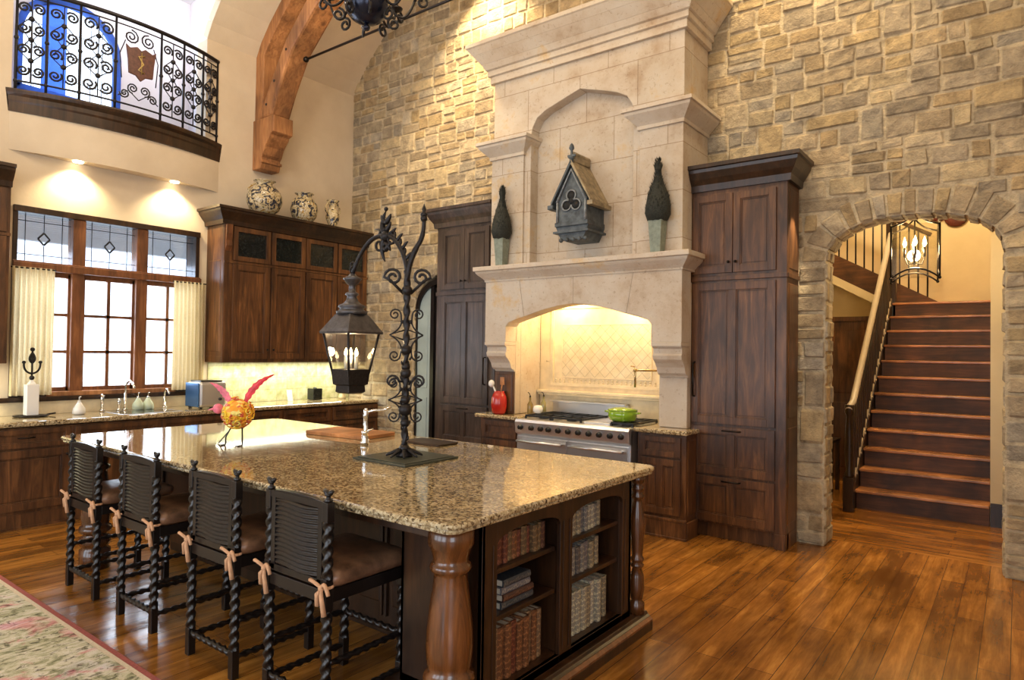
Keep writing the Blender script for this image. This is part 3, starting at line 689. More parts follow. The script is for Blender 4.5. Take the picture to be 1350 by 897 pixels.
# ---------------------------------------------------------------- tall cabinets
def tall_cab(name, x0, x1, label, upper, handle_u, right_side=True):
    WD = M['alder'] if right_side else M['grey_wood']
    yf = 5.70; F = FY(yf); t = thing(name, ((x0 + x1) / 2, yf + .19, 0), label, 'cabinet')
    mb = MB(); mb.box(x0, x1, yf, YWB, .13, 3.06); mb.box(x0 + .04, x1 - .0, yf + .05, YWB, 0, .13)
    mb.box(x1 - .09, x1 + .0, yf - .004, yf + .1, 0, .13)
    # side panels
    Fs = FX(x1)
    for a, b in ((.2, 1.0), (1.08, 2.2), (2.32, 3.0)): panel(mb, Fs, yf + .05, YW - .05, a, b, 0, dep=.01)
    mb.build('body', WD, t, bev=.004)
    mb = MB(); crown(mb, F, x0, x1, 3.04, .22, .12, YWB - yf, left=not right_side, right=right_side); mb.build('crown_moulding', M['dark_wood'] if right_side else WD, t)
    mb = MB(); fbox(mb, F, x0 - .004, x1 + .006, 0, .018, 2.245, 2.285); mb.box(x1, x1 + .012, yf, YWB, 2.245, 2.285); mb.build('moulding', WD, t, bev=.004)
    a, b = x0 + .085, x1 - .085; m_ = (a + b) / 2
    for (u0, u1, ku) in ((a, m_ - .003, m_ - .03), (m_ + .003, b, m_ + .03)):
        d = door_leaf(F, u0, u1, 2.31, 3.0, st=.06).build('door', WD, t, bev=.003); knob(lambda u, dd, z: F(u, dd + .022, z), ku, 2.40, d)
    d = door_leaf(F, a, b, 1.0, 2.225, cols=2, st=.065).build('door', WD, t, bev=.003)
    hu = a + .03 if handle_u < 0 else b - .03
    bar_pull(lambda u, dd, z: F(u, dd + .022, z), hu, 1.38, .30, True, d, .009)
    for z0, z1 in ((.56, .975), (.15, .54)):
        d = door_leaf(F, a, b, z0, z1, cols=2, st=.065).build('drawer', WD, t, bev=.003)
        mb = MB(); mb.tube([F(m_ - .08, .022, z1 - .03), F(m_ - .07, .045, z1 - .03), F(m_ + .07, .045, z1 - .03), F(m_ + .08, .022, z1 - .03)], .007, 8); mb.build('handle', M['bronze'], d)
    return t
tall_cab('tall_cabinet', -2.40, -1.51, 'tall dark wood cabinet with panelled doors between the stone hood and the stair arch', 2, -1)
tall_cab('tall_cabinet', -5.47, -4.58, 'tall dark wood cabinet left of the stone hood beside the small arched doorway', 2, 1, False)

# ---------------------------------------------------------------- base cabinets on the stone wall and their counters
def base_cab_y(x0, x1, yf, label, panels=1):
    F = FY(yf); t = thing('base_cabinet', ((x0 + x1) / 2, yf + .25, 0), label, 'cabinet')
    mb = MB(); mb.box(x0, x1, yf, 5.69, .12, .895); mb.box(x0, min(x1, -2.41), 5.69, YW - .04, .12, .895); panel(mb, FX(x1), yf + .03, 5.68, .2, .85, 0); mb.build('body', M['alder'], t, bev=.003)
    mb = MB(); fbox(mb, F, x0 - .01, x1 + .012, 0, .03, 0, .15); fbox(mb, F, x0 - .015, x1 + .02, 0, .038, .0, .02); fbox(mb, F, x0 - .012, x1 + .016, 0, .036, .15, .175)
    mb.box(x1, x1 + .02, yf, 5.69, 0, .15); mb.box(x0, x1, yf, 5.69, 0, .12); mb.build('plinth', M['alder'], t, bev=.004)
    a, b = x0 + .035, x1 - .045
    d = door_leaf(F, a, b, .70, .875, st=.045).build('drawer', M['alder'], t, bev=.003)
    d = door_leaf(F, a, b, .20, .68, cols=panels, st=.055).build('door', M['alder'], t, bev=.003); knob(lambda u, dd, z: F(u, dd + .022, z), a + .03, .62, d)
base_cab_y(-2.72, -2.265, 5.46, 'dark wood base cabinet between the range and the tall cabinet by the arch', 2)
base_cab_y(-4.56, -4.035, 5.46, 'dark wood base cabinet left of the range under the red jar')
def slab(pts, z0, z1, name='countertop'):
    mb = MB(); mb.prism(pts, z0, z1, 'z'); return mb.build(name, M['granite'], bev=.012)
tag(slab([(-2.745, 5.405), (-2.235, 5.405), (-2.235, 5.69), (-2.405, 5.69), (-2.405, 6.045), (-2.745, 6.045)], .90, .94), 'small granite worktop right of the range against the stone hood leg', 'countertop')
tag(slab([(-4.61, 5.405), (-4.03, 5.405), (-4.03, 6.045), (-4.57, 6.045), (-4.57, 5.69), (-4.61, 5.69)], .90, .94), 'small granite worktop left of the range holding a red jar', 'countertop')

# ---------------------------------------------------------------- stone hood and chimney breast
hd = thing('range_hood', (-3.40, 5.75, .94), 'huge carved limestone range hood with chimney breast, mantel shelf and arched opening', 'range hood')
HX0, HX1 = -4.49, -2.30
for x0, x1 in ((HX0 + .02, -4.215), (-2.585, HX1 - .02)):
    mb = MB(); mb.box(x0, x1, 5.60, 5.69, .942, 2.24); mb.box(x0, min(x1, -2.405), 5.69, YWB, .942, 2.24); mb.build('leg', M['lime_s'], hd, bev=.006)
# fascia: an inverted U with a low basket arch
ar = [(-4.215, 1.70), (-4.215, 1.86), (-4.18, 1.90), (-4.10, 1.925), (-3.95, 1.965), (-3.75, 2.02), (-3.57, 2.055), (-3.40, 2.07), (-3.23, 2.055), (-3.05, 2.02), (-2.85, 1.965), (-2.70, 1.925), (-2.62, 1.90), (-2.585, 1.86), (-2.585, 1.70)]
mb = MB(); mb.prism([(HX0, 1.70), (HX0, 2.36), (HX1, 2.36), (HX1, 1.70)] + ar[::-1], 5.42, 5.62)
mb.box(HX0 + .001, -2.405, 5.619, YWB, 2.245, 2.359)
for (xa, za), (xb, zb) in (((-3.98, 1.962), (-4.05, 2.36)), ((-3.40, 2.07), (-3.40, 2.36)), ((-2.83, 1.962), (-2.76, 2.36))):
    mb.add([(xa - .003, 5.4185, za), (xa + .003, 5.4185, za), (xb + .003, 5.4185, zb), (xb - .003, 5.4185, zb), (xa - .003, 5.43, za), (xa + .003, 5.43, za), (xb + .003, 5.43, zb), (xb - .003, 5.43, zb)], [(0, 1, 2, 3), (4, 7, 6, 5), (0, 4, 5, 1), (2, 6, 7, 3)], 1)
mb.build('fascia', [M['lime_s'], plain('mortar_joint', (.32, .26, .19), .9)], hd, bev=.006)
cp = [(5.42, 1.702), (5.42, 1.66), (5.445, 1.645), (5.445, 1.60), (5.43, 1.585), (5.44, 1.55), (5.475, 1.52), (5.51, 1.48), (5.53, 1.43), (5.555, 1.41), (5.575, 1.41), (5.585, 1.39), (5.60, 1.39), (5.62, 1.39), (5.62, 1.702)]
for x0, x1 in ((HX0 + .0, -4.215), (-2.585, HX1 - .0)):
    mb = MB(); mb.prism(cp, x0 + .012, x1 - .004, 'x'); mb.box(x0 + .004, x1 + .001, 5.41, 5.599, 1.665, 1.70); mb.build('corbel', M['lime_s'], hd, bev=.004)
mb = MB(); crown(mb, FY(5.44), HX0 + .02, HX1 - .02, 2.33, .155, .12, 5.69 - 5.44, prof=[(0, 0), (.25, 0), (.25, .12), (.4, .25), (.75, .5), (.85, .62), (.85, .68), (1, .72), (1, 1)]); mb.build('mantel_shelf', M['lime_s'], hd, bev=.004)
# chimney breast with pointed niche
CX0, CX1 = -4.47, -2.33
nich = [(-3.98, 2.485), (-3.98, 3.80), (-3.965, 3.90), (-3.91, 3.99), (-3.80, 4.05), (-3.60, 4.115), (-3.40, 4.175), (-3.20, 4.115), (-3.00, 4.05), (-2.89, 3.99), (-2.835, 3.90), (-2.82, 3.80), (-2.82, 2.485)]
mb = MB(); mb.prism([(CX0, 2.485), (CX0, 4.75), (CX1, 4.75), (CX1, 2.485)] + nich[::-1], 5.50, 5.63); mb.box(CX0 + .001, CX1 - .001, 5.629, 5.69, 2.485, 4.75); mb.box(CX0 + .001, -2.405, 5.689, YWB, 2.485, 4.749); mb.box(-2.41, CX1 - .0012, 5.688, YWB, 3.28, 4.748)
mb.build('chimney_breast', M['lime'], hd, bev=.006)
# raised pilaster strips
for x0, x1 in ((CX0, -4.06), (-2.74, CX1)):
    mb = MB(); mb.box(x0 - .004, x1 + .004, 5.478, 5.69, 2.486, 3.66); (mb.box(-2.41, x1 + .003, 5.689, YWB, 3.28, 3.659) if x1 > -3 else None); mb.build('pilaster', M['lime'], hd, bev=.004)
    mb = MB(); crown(mb, FY(5.478), x0 - .004, x1, 3.63, .18, .13, YWB - 5.478, prof=[(0, 0), (.15, 0), (.15, .18), (.3, .3), (.8, .66), (.86, .8), (1, .82), (1, 1)])
    mb.build('capital', M['lime_s'], hd, bev=.003)
mb = MB(); crown(mb, FY(5.50), CX0, CX1, 4.46, .40, .23, YWB - 5.50, prof=[(0, 0), (.15, 0), (.15, .18), (.24, .2), (.24, .34), (.32, .36), (.45, .5), (.75, .72), (.95, .88), (1, .9), (1, 1)])
mb.build('cornice', M['lime_s'], hd, bev=.003)
# dark wood lining on the front of the left leg behind the jar
mb = MB(); mb.box(-4.47, -4.22, 5.575, 5.60, .945, 1.388); panel(mb, FY(5.575), -4.45, -4.24, .97, 1.36, 0); tag(mb.build('spice_rack_panel', M['alder'], bev=.003), 'narrow brown wood panel standing on the left worktop behind the red jar', 'wood panel')

# backsplash
mb = MB(); mb.box(-4.212, -2.588, 6.055, YW - .003, .5, 2.25); o = struct(mb, 'wall_backsplash', M['tile_light'])
mb = MB(); 
def fr(a, b, c, d, w, y0, y1): 
    mb.box(a, b, y0, y1, c, c + w); mb.box(a, b, y0, y1, d - w, d); mb.box(a, a + w, y0, y1, c + w, d - w); mb.box(b - w, b, y0, y1, c + w, d - w)
fr(-4.06, -2.74, 1.24, 2.1, .03, 6.035, 6.055); fr(-3.93, -2.87, 1.33, 1.90, .012, 6.045, 6.055)
for i in range(24):
    x = -4.0 + i * .053
    for z in (1.285, 1.31): mb.lathe([(.008, 0), (.012, .004), (.006, .008)], (x, 6.045, z), 8, 'y')
mb.build('trim_backsplash', M['tile_light'])['kind'] = 'structure'
mb = MB(); mb.box(-3.918, -2.882, 6.048, 6.056, 1.342, 1.888); struct(mb, 'wall_tile_panel', M['tile_diag'])
mb = MB(); mb.box(-4.21, -2.59, 5.98, 6.055, 1.16, 1.19); mb.box(-4.21, -2.59, 6.0, 6.055, 1.135, 1.16); tag(mb.build('stone_ledge', M['tile_light'], bev=.006), 'narrow travertine ledge on the tiled wall behind the range', 'ledge')

# ---------------------------------------------------------------- range
RX0, RX1, RYF = -4.022, -2.752, 5.36
rg = thing('range_cooker', ((RX0 + RX1) / 2, 5.7, 0), 'wide stainless steel gas range with black knobs under the stone hood', 'range')
mb = MB(); mb.box(RX0, RX1, RYF + .03, 6.04, .10, .90); mb.box(RX0 + .03, RX1 - .03, RYF + .08, 6.0, 0, .10); mb.build('body', M['steel'], rg, bev=.004)
mb = MB(); mb.prism([(RYF + .03, .77), (RYF - .005, .79), (RYF - .02, .90), (RYF + .0, .925), (RYF + .06, .925), (RYF + .06, .77)], RX0, RX1, 'x'); mb.build('control_panel', M['steel'], rg, bev=.004)
mb = MB(); mb.box(RX0, RX1, RYF + .06, 6.04, .90, .925); mb.box(-3.30, -3.02, RYF + .12, 5.96, .925, .945); mb.build('cooktop', M['steel'], rg, bev=.004)
mb = MB(); mb.box(RX0 + .02, RX1 - .35, 6.0, 6.035, .925, 1.09); mb.box(RX0 + .02, RX1 - .35, 5.93, 6.035, 1.07, 1.09); mb.build('backguard', M['steel'], rg, bev=.003)
for i in range(11):
    x = RX0 + .075 + i * (RX1 - RX0 - .15) / 10 + (.02 if i in (1, 2) else 0); mb = MB()
    mb.lathe([(.028, 0), (.028, .008), (.021, .012), (.019, .035), (.002, .037)], (x, 0, 0), 14, 'y'); mb.box(x - .004, x + .004, .03, .045, -.02, .02)
    mb.v = [(a, RYF - .013 - b, c + .85) for a, b, c in mb.v]; mb.build('knob', M['black'], rg)
for gx0, gx1 in ((RX0 + .04, -3.68), (-3.66, -3.33), (-3.00, RX1 - .03)):
    mb = MB()
    for y in (RYF + .12, 5.68, 5.98): mb.box(gx0, gx1, y - .01, y + .01, .945, .963)
    for k in range(4): x = gx0 + (gx1 - gx0) * k / 3; mb.box(x - .008, x + .008, RYF + .12, 5.98, .945, .963)
    for y in (5.58, 5.83): mb.lathe([(.05, .926), (.05, .94), (.03, .948)], ((gx0 + gx1) / 2, y, 0), 14)
    for x in (gx0, gx1):
        for y in (RYF + .12, 5.98): mb.box(x - .008, x + .008, y - .01, y + .01, .925, .95)
    mb.build('grate', M['black'], rg)
for a, b in ((RX0 + .02, -3.42), (-3.40, RX1 - .02)):
    mb = MB(); mb.box(a, b, RYF - .0, RYF + .03, .20, .755); mb.box(a + .1, b - .1, RYF - .004, RYF, .33, .60, 1); d = mb.build('oven_door', [M['steel'], M['black']], rg, bev=.003)
    mb = MB(); mb.tube([(a + .03, RYF - .05, .715), (b - .03, RYF - .05, .715)], .013, 10); [mb.tube([(x, RYF, .715), (x, RYF - .05, .715)], .010, 8) for x in (a + .05, b - .05)]; mb.build('handle', M['steel'], d)
mb = MB(); mb.box(RX0 + .02, RX1 - .02, RYF + .005, RYF + .03, .11, .185); mb.build('kick_panel', M['steel'], rg)

# things on and around the range
g = thing('casserole_pot', (-2.96, 5.62, .963), 'bright green enamel casserole pot on the right burner of the range', 'pot')
mb = MB(); mb.lathe([(.10, 0), (.125, .01), (.135, .05), (.138, .095), (.132, .098), (.12, .02), (.01, .015)], (-2.96, 5.62, .964), 28); mb.build('pot_body', M['green'], g)
mb = MB(); mb.lathe([(.14, .098), (.138, .108), (.08, .122), (.02, .128), (.002, .128)], (-2.96, 5.62, .964), 28); l = mb.build('lid', M['green'], g)
for s in (-1, 1):
    mb = MB(); x = -2.96; mb.tube([(x + s * .13, 5.59, 1.04), (x + s * .175, 5.60, 1.045), (x + s * .175, 5.64, 1.045), (x + s * .13, 5.65, 1.04)], .008, 8); mb.build('handle', M['green'], g)
pf = thing('pot_filler', (-2.60, 6.04, 1.45), 'brass jointed pot filler tap on the tiled wall above the green pot', 'tap')
br_ = plain('antique_brass', (.42, .30, .14), .25, .9)
mb = MB(); mb.lathe([(.035, 0), (.03, .01), (.012, .015), (.012, .05)], (-2.70, 0, 0), 14, 'y'); mb.v = [(x, 6.05 - y, z + 1.47) for x, y, z in mb.v]; mb.build('wall_flange', br_, pf)
mb = MB(); mb.tube([(-2.70, 6.0, 1.47), (-2.70, 5.98, 1.50), (-2.64, 5.80, 1.50), (-2.64, 5.80, 1.44), (-2.85, 5.70, 1.44), (-2.87, 5.69, 1.43), (-2.87, 5.69, 1.28)], .010, 8)
for p in ((-2.70, 5.98, 1.5), (-2.64, 5.8, 1.47), (-2.87, 5.69, 1.44)): mb.ball(p, .02, 8)
mb.build('swing_arm', br_, pf)
mb = MB(); mb.tube([(-2.70, 5.975, 1.53), (-2.66, 5.95, 1.54)], .006, 6); mb.tube([(-2.87, 5.69, 1.47), (-2.91, 5.67, 1.48)], .006, 6); mb.build('lever', br_, pf)

jr = thing('utensil_jar', (-4.35, 5.50, .94), 'glossy red ceramic jar with a white spout-like utensil, left of the range', 'jar')
mb = MB(); mb.lathe([(.055, 0), (.075, .02), (.085, .09), (.082, .17), (.065, .215), (.055, .23), (.058, .24), (.05, .24), (.045, .2), (.01, .03)], (-4.35, 5.50, .941), 24); mb.build('jar_body', M['red'], jr)
mb = MB(); mb.tube([(-4.36, 5.5, 1.1), (-4.40, 5.46, 1.235)], .009, 8); mb.ball((-4.415, 5.45, 1.26), .034, 8, 1.15); mb.build('spoon', M['white'], jr)
mb = MB(); mb.tube([(-4.34, 5.5, 1.1), (-4.31, 5.5, 1.27)], .007, 8); mb.box(-4.335, -4.285, 5.495, 5.503, 1.25, 1.33); mb.build('spatula', M['board'], jr)
for (x, y, h, c, lab) in ((-4.09, 5.70, .21, (.25, .17, .05), 'tall amber oil bottle with pourer left of the burners'), (-4.02, 5.85, .19, (.30, .26, .10), 'slim olive coloured oil bottle behind the left burners')):
    b = thing('oil_bottle', (x, y, .94), lab, 'bottle', None); z0 = .942 if x < -4.022 else .964
    mb = MB(); mb.lathe([(.026, 0), (.03, .01), (.03, h * .5), (.012, h * .66), (.010, h * .85), (.013, h * .86)], (x, y, z0), 16); mb.build('bottle_body', plain('oil_glass', c, .1, coat=.5), b)
    mb = MB(); mb.lathe([(.011, h * .86), (.006, h * .95)], (x, y, z0), 8); mb.tube([(x, y, z0 + h * .93), (x - .01, y, z0 + h * 1.05), (x - .03, y, z0 + h * 1.1)], .004, 6); mb.build('pourer', M['bronze'], b)
b = MB(); b.lathe([(.03, 0), (.05, .02), (.052, .05), (.04, .075), (.03, .08), (.02, .06)], (-3.96, 5.66, .965), 18); tag(b.build('salt_bowl', M['white']), 'small white ceramic crock on the left end of the range top', 'bowl')

# ---------------------------------------------------------------- topiaries and the gothic birdhouse
for x, s, lab in ((-4.27, 1.0, 'slim dark cone topiary in a grey-green planter, left end of the mantel shelf'), (-2.525, 1.06, 'dark teardrop topiary in a grey-green planter, right end of the mantel shelf')):
    z0 = 2.487; y = 5.405; t = thing('topiary', (x, y, z0), lab, 'potted plant')
    mb = MB(); a, b = .062 * s, .084 * s; h = .27
    mb.lathe([(a, 0), (b, h), (b * 1.04, h + .005), (b * 1.04, h + .012), (b * .85, h + .012), (b * .8, h - .02), (.004, h - .02)], (x, y, z0), 4, smooth=False, rot=radians(45)); mb.build('planter', M['grey_green'], t, bev=.003)
    mb = MB(); prof = [(.03, .0), (.085, .03), (.108, .09), (.105, .16), (.085, .25), (.055, .34), (.030, .42), (.022, .47), (.034, .50), (.026, .54), (.008, .57)]
    mb.lathe([(r * s, zz * .98) for r, zz in prof], (x, y, z0 + h - .01), 18)
    mb.v = [(vx + jit(.007), vy + jit(.007), vz + jit(.006)) for vx, vy, vz in mb.v]
    for _ in range(420):
        k = random.random() * (len(prof) - 1); i = int(k); f = k - i; r = (prof[i][0] * (1 - f) + prof[i + 1][0] * f) * s; zz = (prof[i][1] * (1 - f) + prof[i + 1][1] * f) * .98 + z0 + h
        a_ = random.random() * 2 * pi; c_, s_ = cos(a_), sin(a_); L = .026; wv = .006
        p = Vector((x + r * c_, y + r * s_, zz)); tip = p + Vector((c_ * .012, s_ * .012, L)); q = Vector((-s_, c_, 0)) * wv
        mb.add([p - q, p + q, tip], [(0, 1, 2)])
    mb.build('foliage', M['foliage'], t, recalc=False)
BX0, BX1, BY0, BY1 = -3.53, -3.19, 5.31, 5.628
bh = thing('gothic_birdhouse', (-3.355, 5.46, 2.66), 'grey gothic birdhouse with trefoil window and steep roof hung in the chimney niche', 'birdhouse')
mid = (BX0 + BX1) / 2; zE, zA = 3.05, 3.36
mb = MB(); mb.prism([(BX0, 2.80), (BX0, zE), (mid, zA), (BX1, zE), (BX1, 2.80)], BY0, BY1); mb.box(BX0 - .012, BX1 + .012, BY0 - .012, BY1, 2.80, 2.84); mb.build('body', M['gothic'], bh, bev=.004)
mb = MB()
for (dx, dz) in ((0, .055), (-.052, -.035), (.052, -.035)): mb.lathe([(.05, 0), (.05, -.006)], (mid + dx, BY0 - .001, 3.03 + dz), 18, 'y')
mb.lathe([(.03, 0), (.03, -.0065)], (mid, BY0 - .001, 3.03), 14, 'y'); tf = mb.build('trefoil_window', M['hole'], bh)
mb = MB()
for (dx, dz, a0) in ((0, .055, -60), (-.052, -.035, 60), (.052, -.035, 180)):
    a1 = a0 + (300 if dx == 0 else 300); pts = [(mid + dx + .05 * cos(radians(a)), BY0 - .010, 3.03 + dz + .05 * sin(radians(a))) for a in range(a0 + (0 if dx == 0 else 0), a1, 18)]
    mb.tube(pts, .008, 6)
mb.tube([(BX0 + .01, BY0 - .012, zE - .02), (mid, BY0 - .012, zA - .03), (BX1 - .01, BY0 - .012, zE - .02)], .013, 6); mb.tube([(BX0 + .015, BY0 - .008, 2.84), (BX0 + .015, BY0 - .008, zE)], .013, 6); mb.tube([(BX1 - .015, BY0 - .008, 2.84), (BX1 - .015, BY0 - .008, zE)], .013, 6); mb.build('trefoil_tracery', plain('pale_patina', (.20, .22, .23), .6, var=.4), bh)
for s in (-1, 1):
    mb = MB(); e = BX0 - .05 if s < 0 else BX1 + .05; nx = Vector((zA - zE + .05, 0, 0.185 * 1)).normalized()
    zlo = zE - .05; t_ = .035
    mb.prism([(mid, zA + .02), (mid, zA + .02 + t_ * 1.4), (e, zlo + t_), (e, zlo)] if s < 0 else [(mid, zA + .02), (e, zlo), (e, zlo + t_), (mid, zA + .02 + t_ * 1.4)], BY0 - .03, BY1 + .0)
    mb.box(e - .03, e + .03, BY0 - .04, BY1, zlo - .03, zlo + .01); mb.build('roof_panel', M['gothic_tan'] if s > 0 else M['gothic'], bh, bev=.003)
mb = MB(); mb.box(mid - .022, mid + .022, BY0 + .05, BY1 - .02, zA + .05, zA + .11); mb.tube([(mid, BY0 + .02, zA + .12), (mid, BY1 - .02, zA + .12)], .028, 8); mb.build('ridge_beam', M['gothic_tan'], bh, bev=.003)
mb = MB(); mb.lathe([(.022, 0), (.018, .04), (.035, .05), (.012, .065), (.012, .12), (.026, .14), (.02, .17), (.004, .19)], (mid, BY0 - .01, zA + .03), 10); mb.box(mid - .04, mid + .04, BY0 - .02, BY0, zA + .09, zA + .11); mb.build('finial', M['gothic'], bh)
mb = MB(); mb.prism([(BX0 - .01, 2.80), (BX1 + .01, 2.80), (BX1 - .02, 2.73), (BX1 - .05, 2.67), (BX0 + .05, 2.67), (BX0 + .02, 2.73)], BY0 + .01, BY1)
mb.box(BX0 - .025, BX1 + .025, BY0 - .02, BY1, 2.735, 2.755)
for k in range(5): mb.ball((BX0 + .05 + k * .068, BY0 + .01, 2.67), .022, 8)
mb.build('bracket', M['gothic'], bh)

# ---------------------------------------------------------------- kitchen window with leaded transoms
FXW = FX(XW)
w1 = None
mb = MB()
def wbox(y0, y1, z0, z1, d0=-.10, d1=.012, mi=0, m=None): (m or mb).box(XW + d0, XW + d1, y0, y1, z0, z1, mi)
wbox(WY0, WY1, 2.86, WZ1, -.2, .03); wbox(WY0, WY0 + .04, WZ0, WZ1, -.2); wbox(WY1 - .045, WY1, WZ0, WZ1, -.2)
wbox(WY0, WY1, WZ0, 1.14, -.2, .02)
w1 = struct(mb, 'window_1', M['dark_wood'], bev=.004)
mb = MB(); wbox(WY0 + .3, WY1 - .25, 1.10, 1.145, -.09, .035); mb.build('lit_sill_rail', M['beam'], w1, bev=.004)  # brighter timber puts the light on the bottom rail into its colour
for y0, y1 in ((2.60, 2.715), (3.205, 3.32)):
    mb = MB(); wbox(y0, y1, 1.14, 2.86, -.12, .016); mb.build('mullion', M['window_wood'], w1, bev=.005)
mb = MB(); wbox(WY0, WY1 + .01, 2.315, 2.385, -.12, .05); wbox(WY0, WY1 + .01, 2.385, 2.40, -.1, .025); mb.build('transom_bar', M['window_wood'], w1, bev=.005)
SECT = [(2.14, 2.60), (2.715, 3.205), (3.32, 3.845)]
for k, (a, b) in enumerate(SECT):
    mb = MB()
    for z0, z1 in ((1.14, 1.185), (2.265, 2.315)): wbox(a, b, z0, z1, -.09, -.03)
    for z in (1.535, 1.90): wbox(a, b, z - .014, z + .014, -.08, -.04)
    c = (a + b) / 2
    if k == 2: c = 3.565
    if k == 0: c = 2.375
    wbox(c - .016, c + .016, 1.18, 2.27, -.08, -.04); wbox(a, a + .02, 1.14, 2.3, -.09, -.03); wbox(b - .02, b, 1.14, 2.3, -.09, -.03)
    mb.build('sash', M['window_wood'], w1)
    mb = MB(); mb.box(XW - .062, XW - .058, a, b, 1.16, 2.29); mb.build('pane', M['glass'], w1)
    mb = MB(); mb.box(XW - .062, XW - .058, a, b, 2.40, 2.86); mb.build('transom_pane', M['lead_glass'], w1)
    mb = MB(); c = (a + b) / 2; zc = 2.63; X_ = XW - .05
    for y in (a + .075, b - .075): mb.tube([(X_, y, 2.40), (X_, y, 2.86)], .004, 5)
    for z in (2.47, 2.79): mb.tube([(X_, a, z), (X_, b, z)], .004, 5)
    mb.tube([(X_, c, 2.40), (X_, c, zc - .065)], .004, 5); mb.tube([(X_, c, zc + .065), (X_, c, 2.86)], .004, 5)
    q = [(X_, c, zc - .06), (X_, c + .05, zc), (X_, c, zc + .06), (X_, c - .05, zc), (X_, c, zc - .06)]
    for p0, p1 in zip(q, q[1:]): mb.tube([p0, p1], .009, 5)
    mb.build('leading', M['black'], w1)
mb = MB(); mb.box(XW, XW + .07, WY0 - .1, WY1 + .12, 1.075, 1.10); mb.box(XW, XW + .05, WY0 - .08, WY1 + .1, 1.055, 1.075); struct(mb, 'trim_1', M['dark_wood'])
for y0, y1, lab in ((2.085, 2.43, 'pleated cream linen curtain at the left end of the kitchen window'), (3.575, 3.93, 'pleated cream linen curtain at the right end of the window beside the wall cabinet')):
    mb = MB(); n = 60; v = []; f = []
    for j, z in enumerate((2.335, 2.30, 1.9, 1.5, 1.12)):
        for i in range(n + 1):
            t = i / n; v.append((XW + .075 + (.016 + .006 * j) * sin(t * 2 * pi * 8) + .006 * sin(t * 31 + j), y0 + (y1 - y0) * t, z))
    for j in range(4):
        for i in range(n): f.append((j * (n + 1) + i, j * (n + 1) + i + 1, (j + 1) * (n + 1) + i + 1, (j + 1) * (n + 1) + i))
    mb.add(v, f, 0, True); cu = thing('curtain', (XW + .075, (y0 + y1) / 2, 1.12), lab, 'curtain'); mb.build('panel', M['curtain'], cu)
    mb = MB(); mb.tube([(XW + .075, y0 - .01, 2.325), (XW + .075, y1 + .01, 2.325)], .007, 8); mb.build('rod', M['bronze'], cu)

# ---------------------------------------------------------------- window wall: base cabinets, counter, splash
FC = -6.89
def base_cab_x(y0, y1, label, kind='door'):
    F = FX(FC); t = thing('base_cabinet', (FC - .3, (y0 + y1) / 2, 0), label, 'cabinet')
    mb = MB(); mb.box(XW + .002, FC, y0, y1, .10, .875); mb.build('body', M['alder'], t, bev=.003)
    mb = MB(); fbox(mb, F, y0, y1, -.05, .012, 0, .13); fbox(mb, F, y0, y1, 0, .022, 0, .02); mb.build('plinth', M['alder'], t)
    if kind == 'drawers': zs = [(.70, .86), (.44, .68), (.16, .42)]
    else: zs = [(.70, .86)]
    for a, b in zs:
        d = door_leaf(F, y0 + .02, y1 - .02, a, b, st=.04).build('drawer', M['alder'], t, bev=.003)
        bar_pull(lambda u, dd, z: F(u, dd + .022, z), (y0 + y1) / 2, (a + b) / 2 + .01, .12, False, d)
    if kind != 'drawers':
        d = door_leaf(F, y0 + .02, y1 - .02, .16, .68, st=.065).build('door', M['alder'], t, bev=.003); knob(lambda u, dd, z: F(u, dd + .022, z), y1 - .05, .62, d)
ys = [.55, 1.10, 1.70, 2.42, 3.20, 3.95, 4.60, 5.30, 6.07]
labs = ['dark wood base cabinet at the far left photo edge, below the counter', 'dark wood base cabinet at the frame edge left of the island chairs', 'wide panelled base cabinet with black pull left of the farthest chair back', 'base cabinet below the left part of the window', 'base cabinet below the sink taps', 'base cabinet under the right curtain and small oven', 'dark drawer stack below the backsplash left of the hanging lantern', 'dark drawer stack behind the hanging lantern', ]
labs.append('dark drawer stack at the stone wall corner of the counter')
for i in range(len(ys) - 1): base_cab_x(ys[i], ys[i + 1], labs[i] if i < 7 else labs[8], 'drawers' if i >= 5 else 'door')
mb = MB(); mb.prism([(XW + .002, .5), (FC + .04, .5), (FC + .04, 3.95), (FC + .02, 4.0), (FC + .02, 6.075), (XW + .002, 6.075)], .885, .93, 'z')
tag(mb.build('countertop', M['granite'], bev=.014), 'long granite worktop along the window wall with sink', 'countertop')
mb = MB(); mb.box(XW + .0015, XW + .012, .5, 2.0, .931, 1.40); mb.box(XW + .0015, XW + .012, 4.02, 6.07, .931, 1.435); struct(mb, 'wall_tiling', M['tile_green'])
mb = MB(); mb.box(XW + .0015, XW + .012, 2.001, WY1 + .12, .931, 1.054); struct(mb, 'trim_2', M['tile_light'])
# sink basin set in the counter
mb = MB(); mb.box(XW + .16, FC - .03, 2.85, 3.45, .9305, .9325); mb.box(XW + .19, FC - .06, 2.88, 3.42, .9326, .9335, 1); tag(mb.build('kitchen_sink', [M['steel'], M['dark_glass']]), 'shallow steel sink set in the window counter', 'sink')

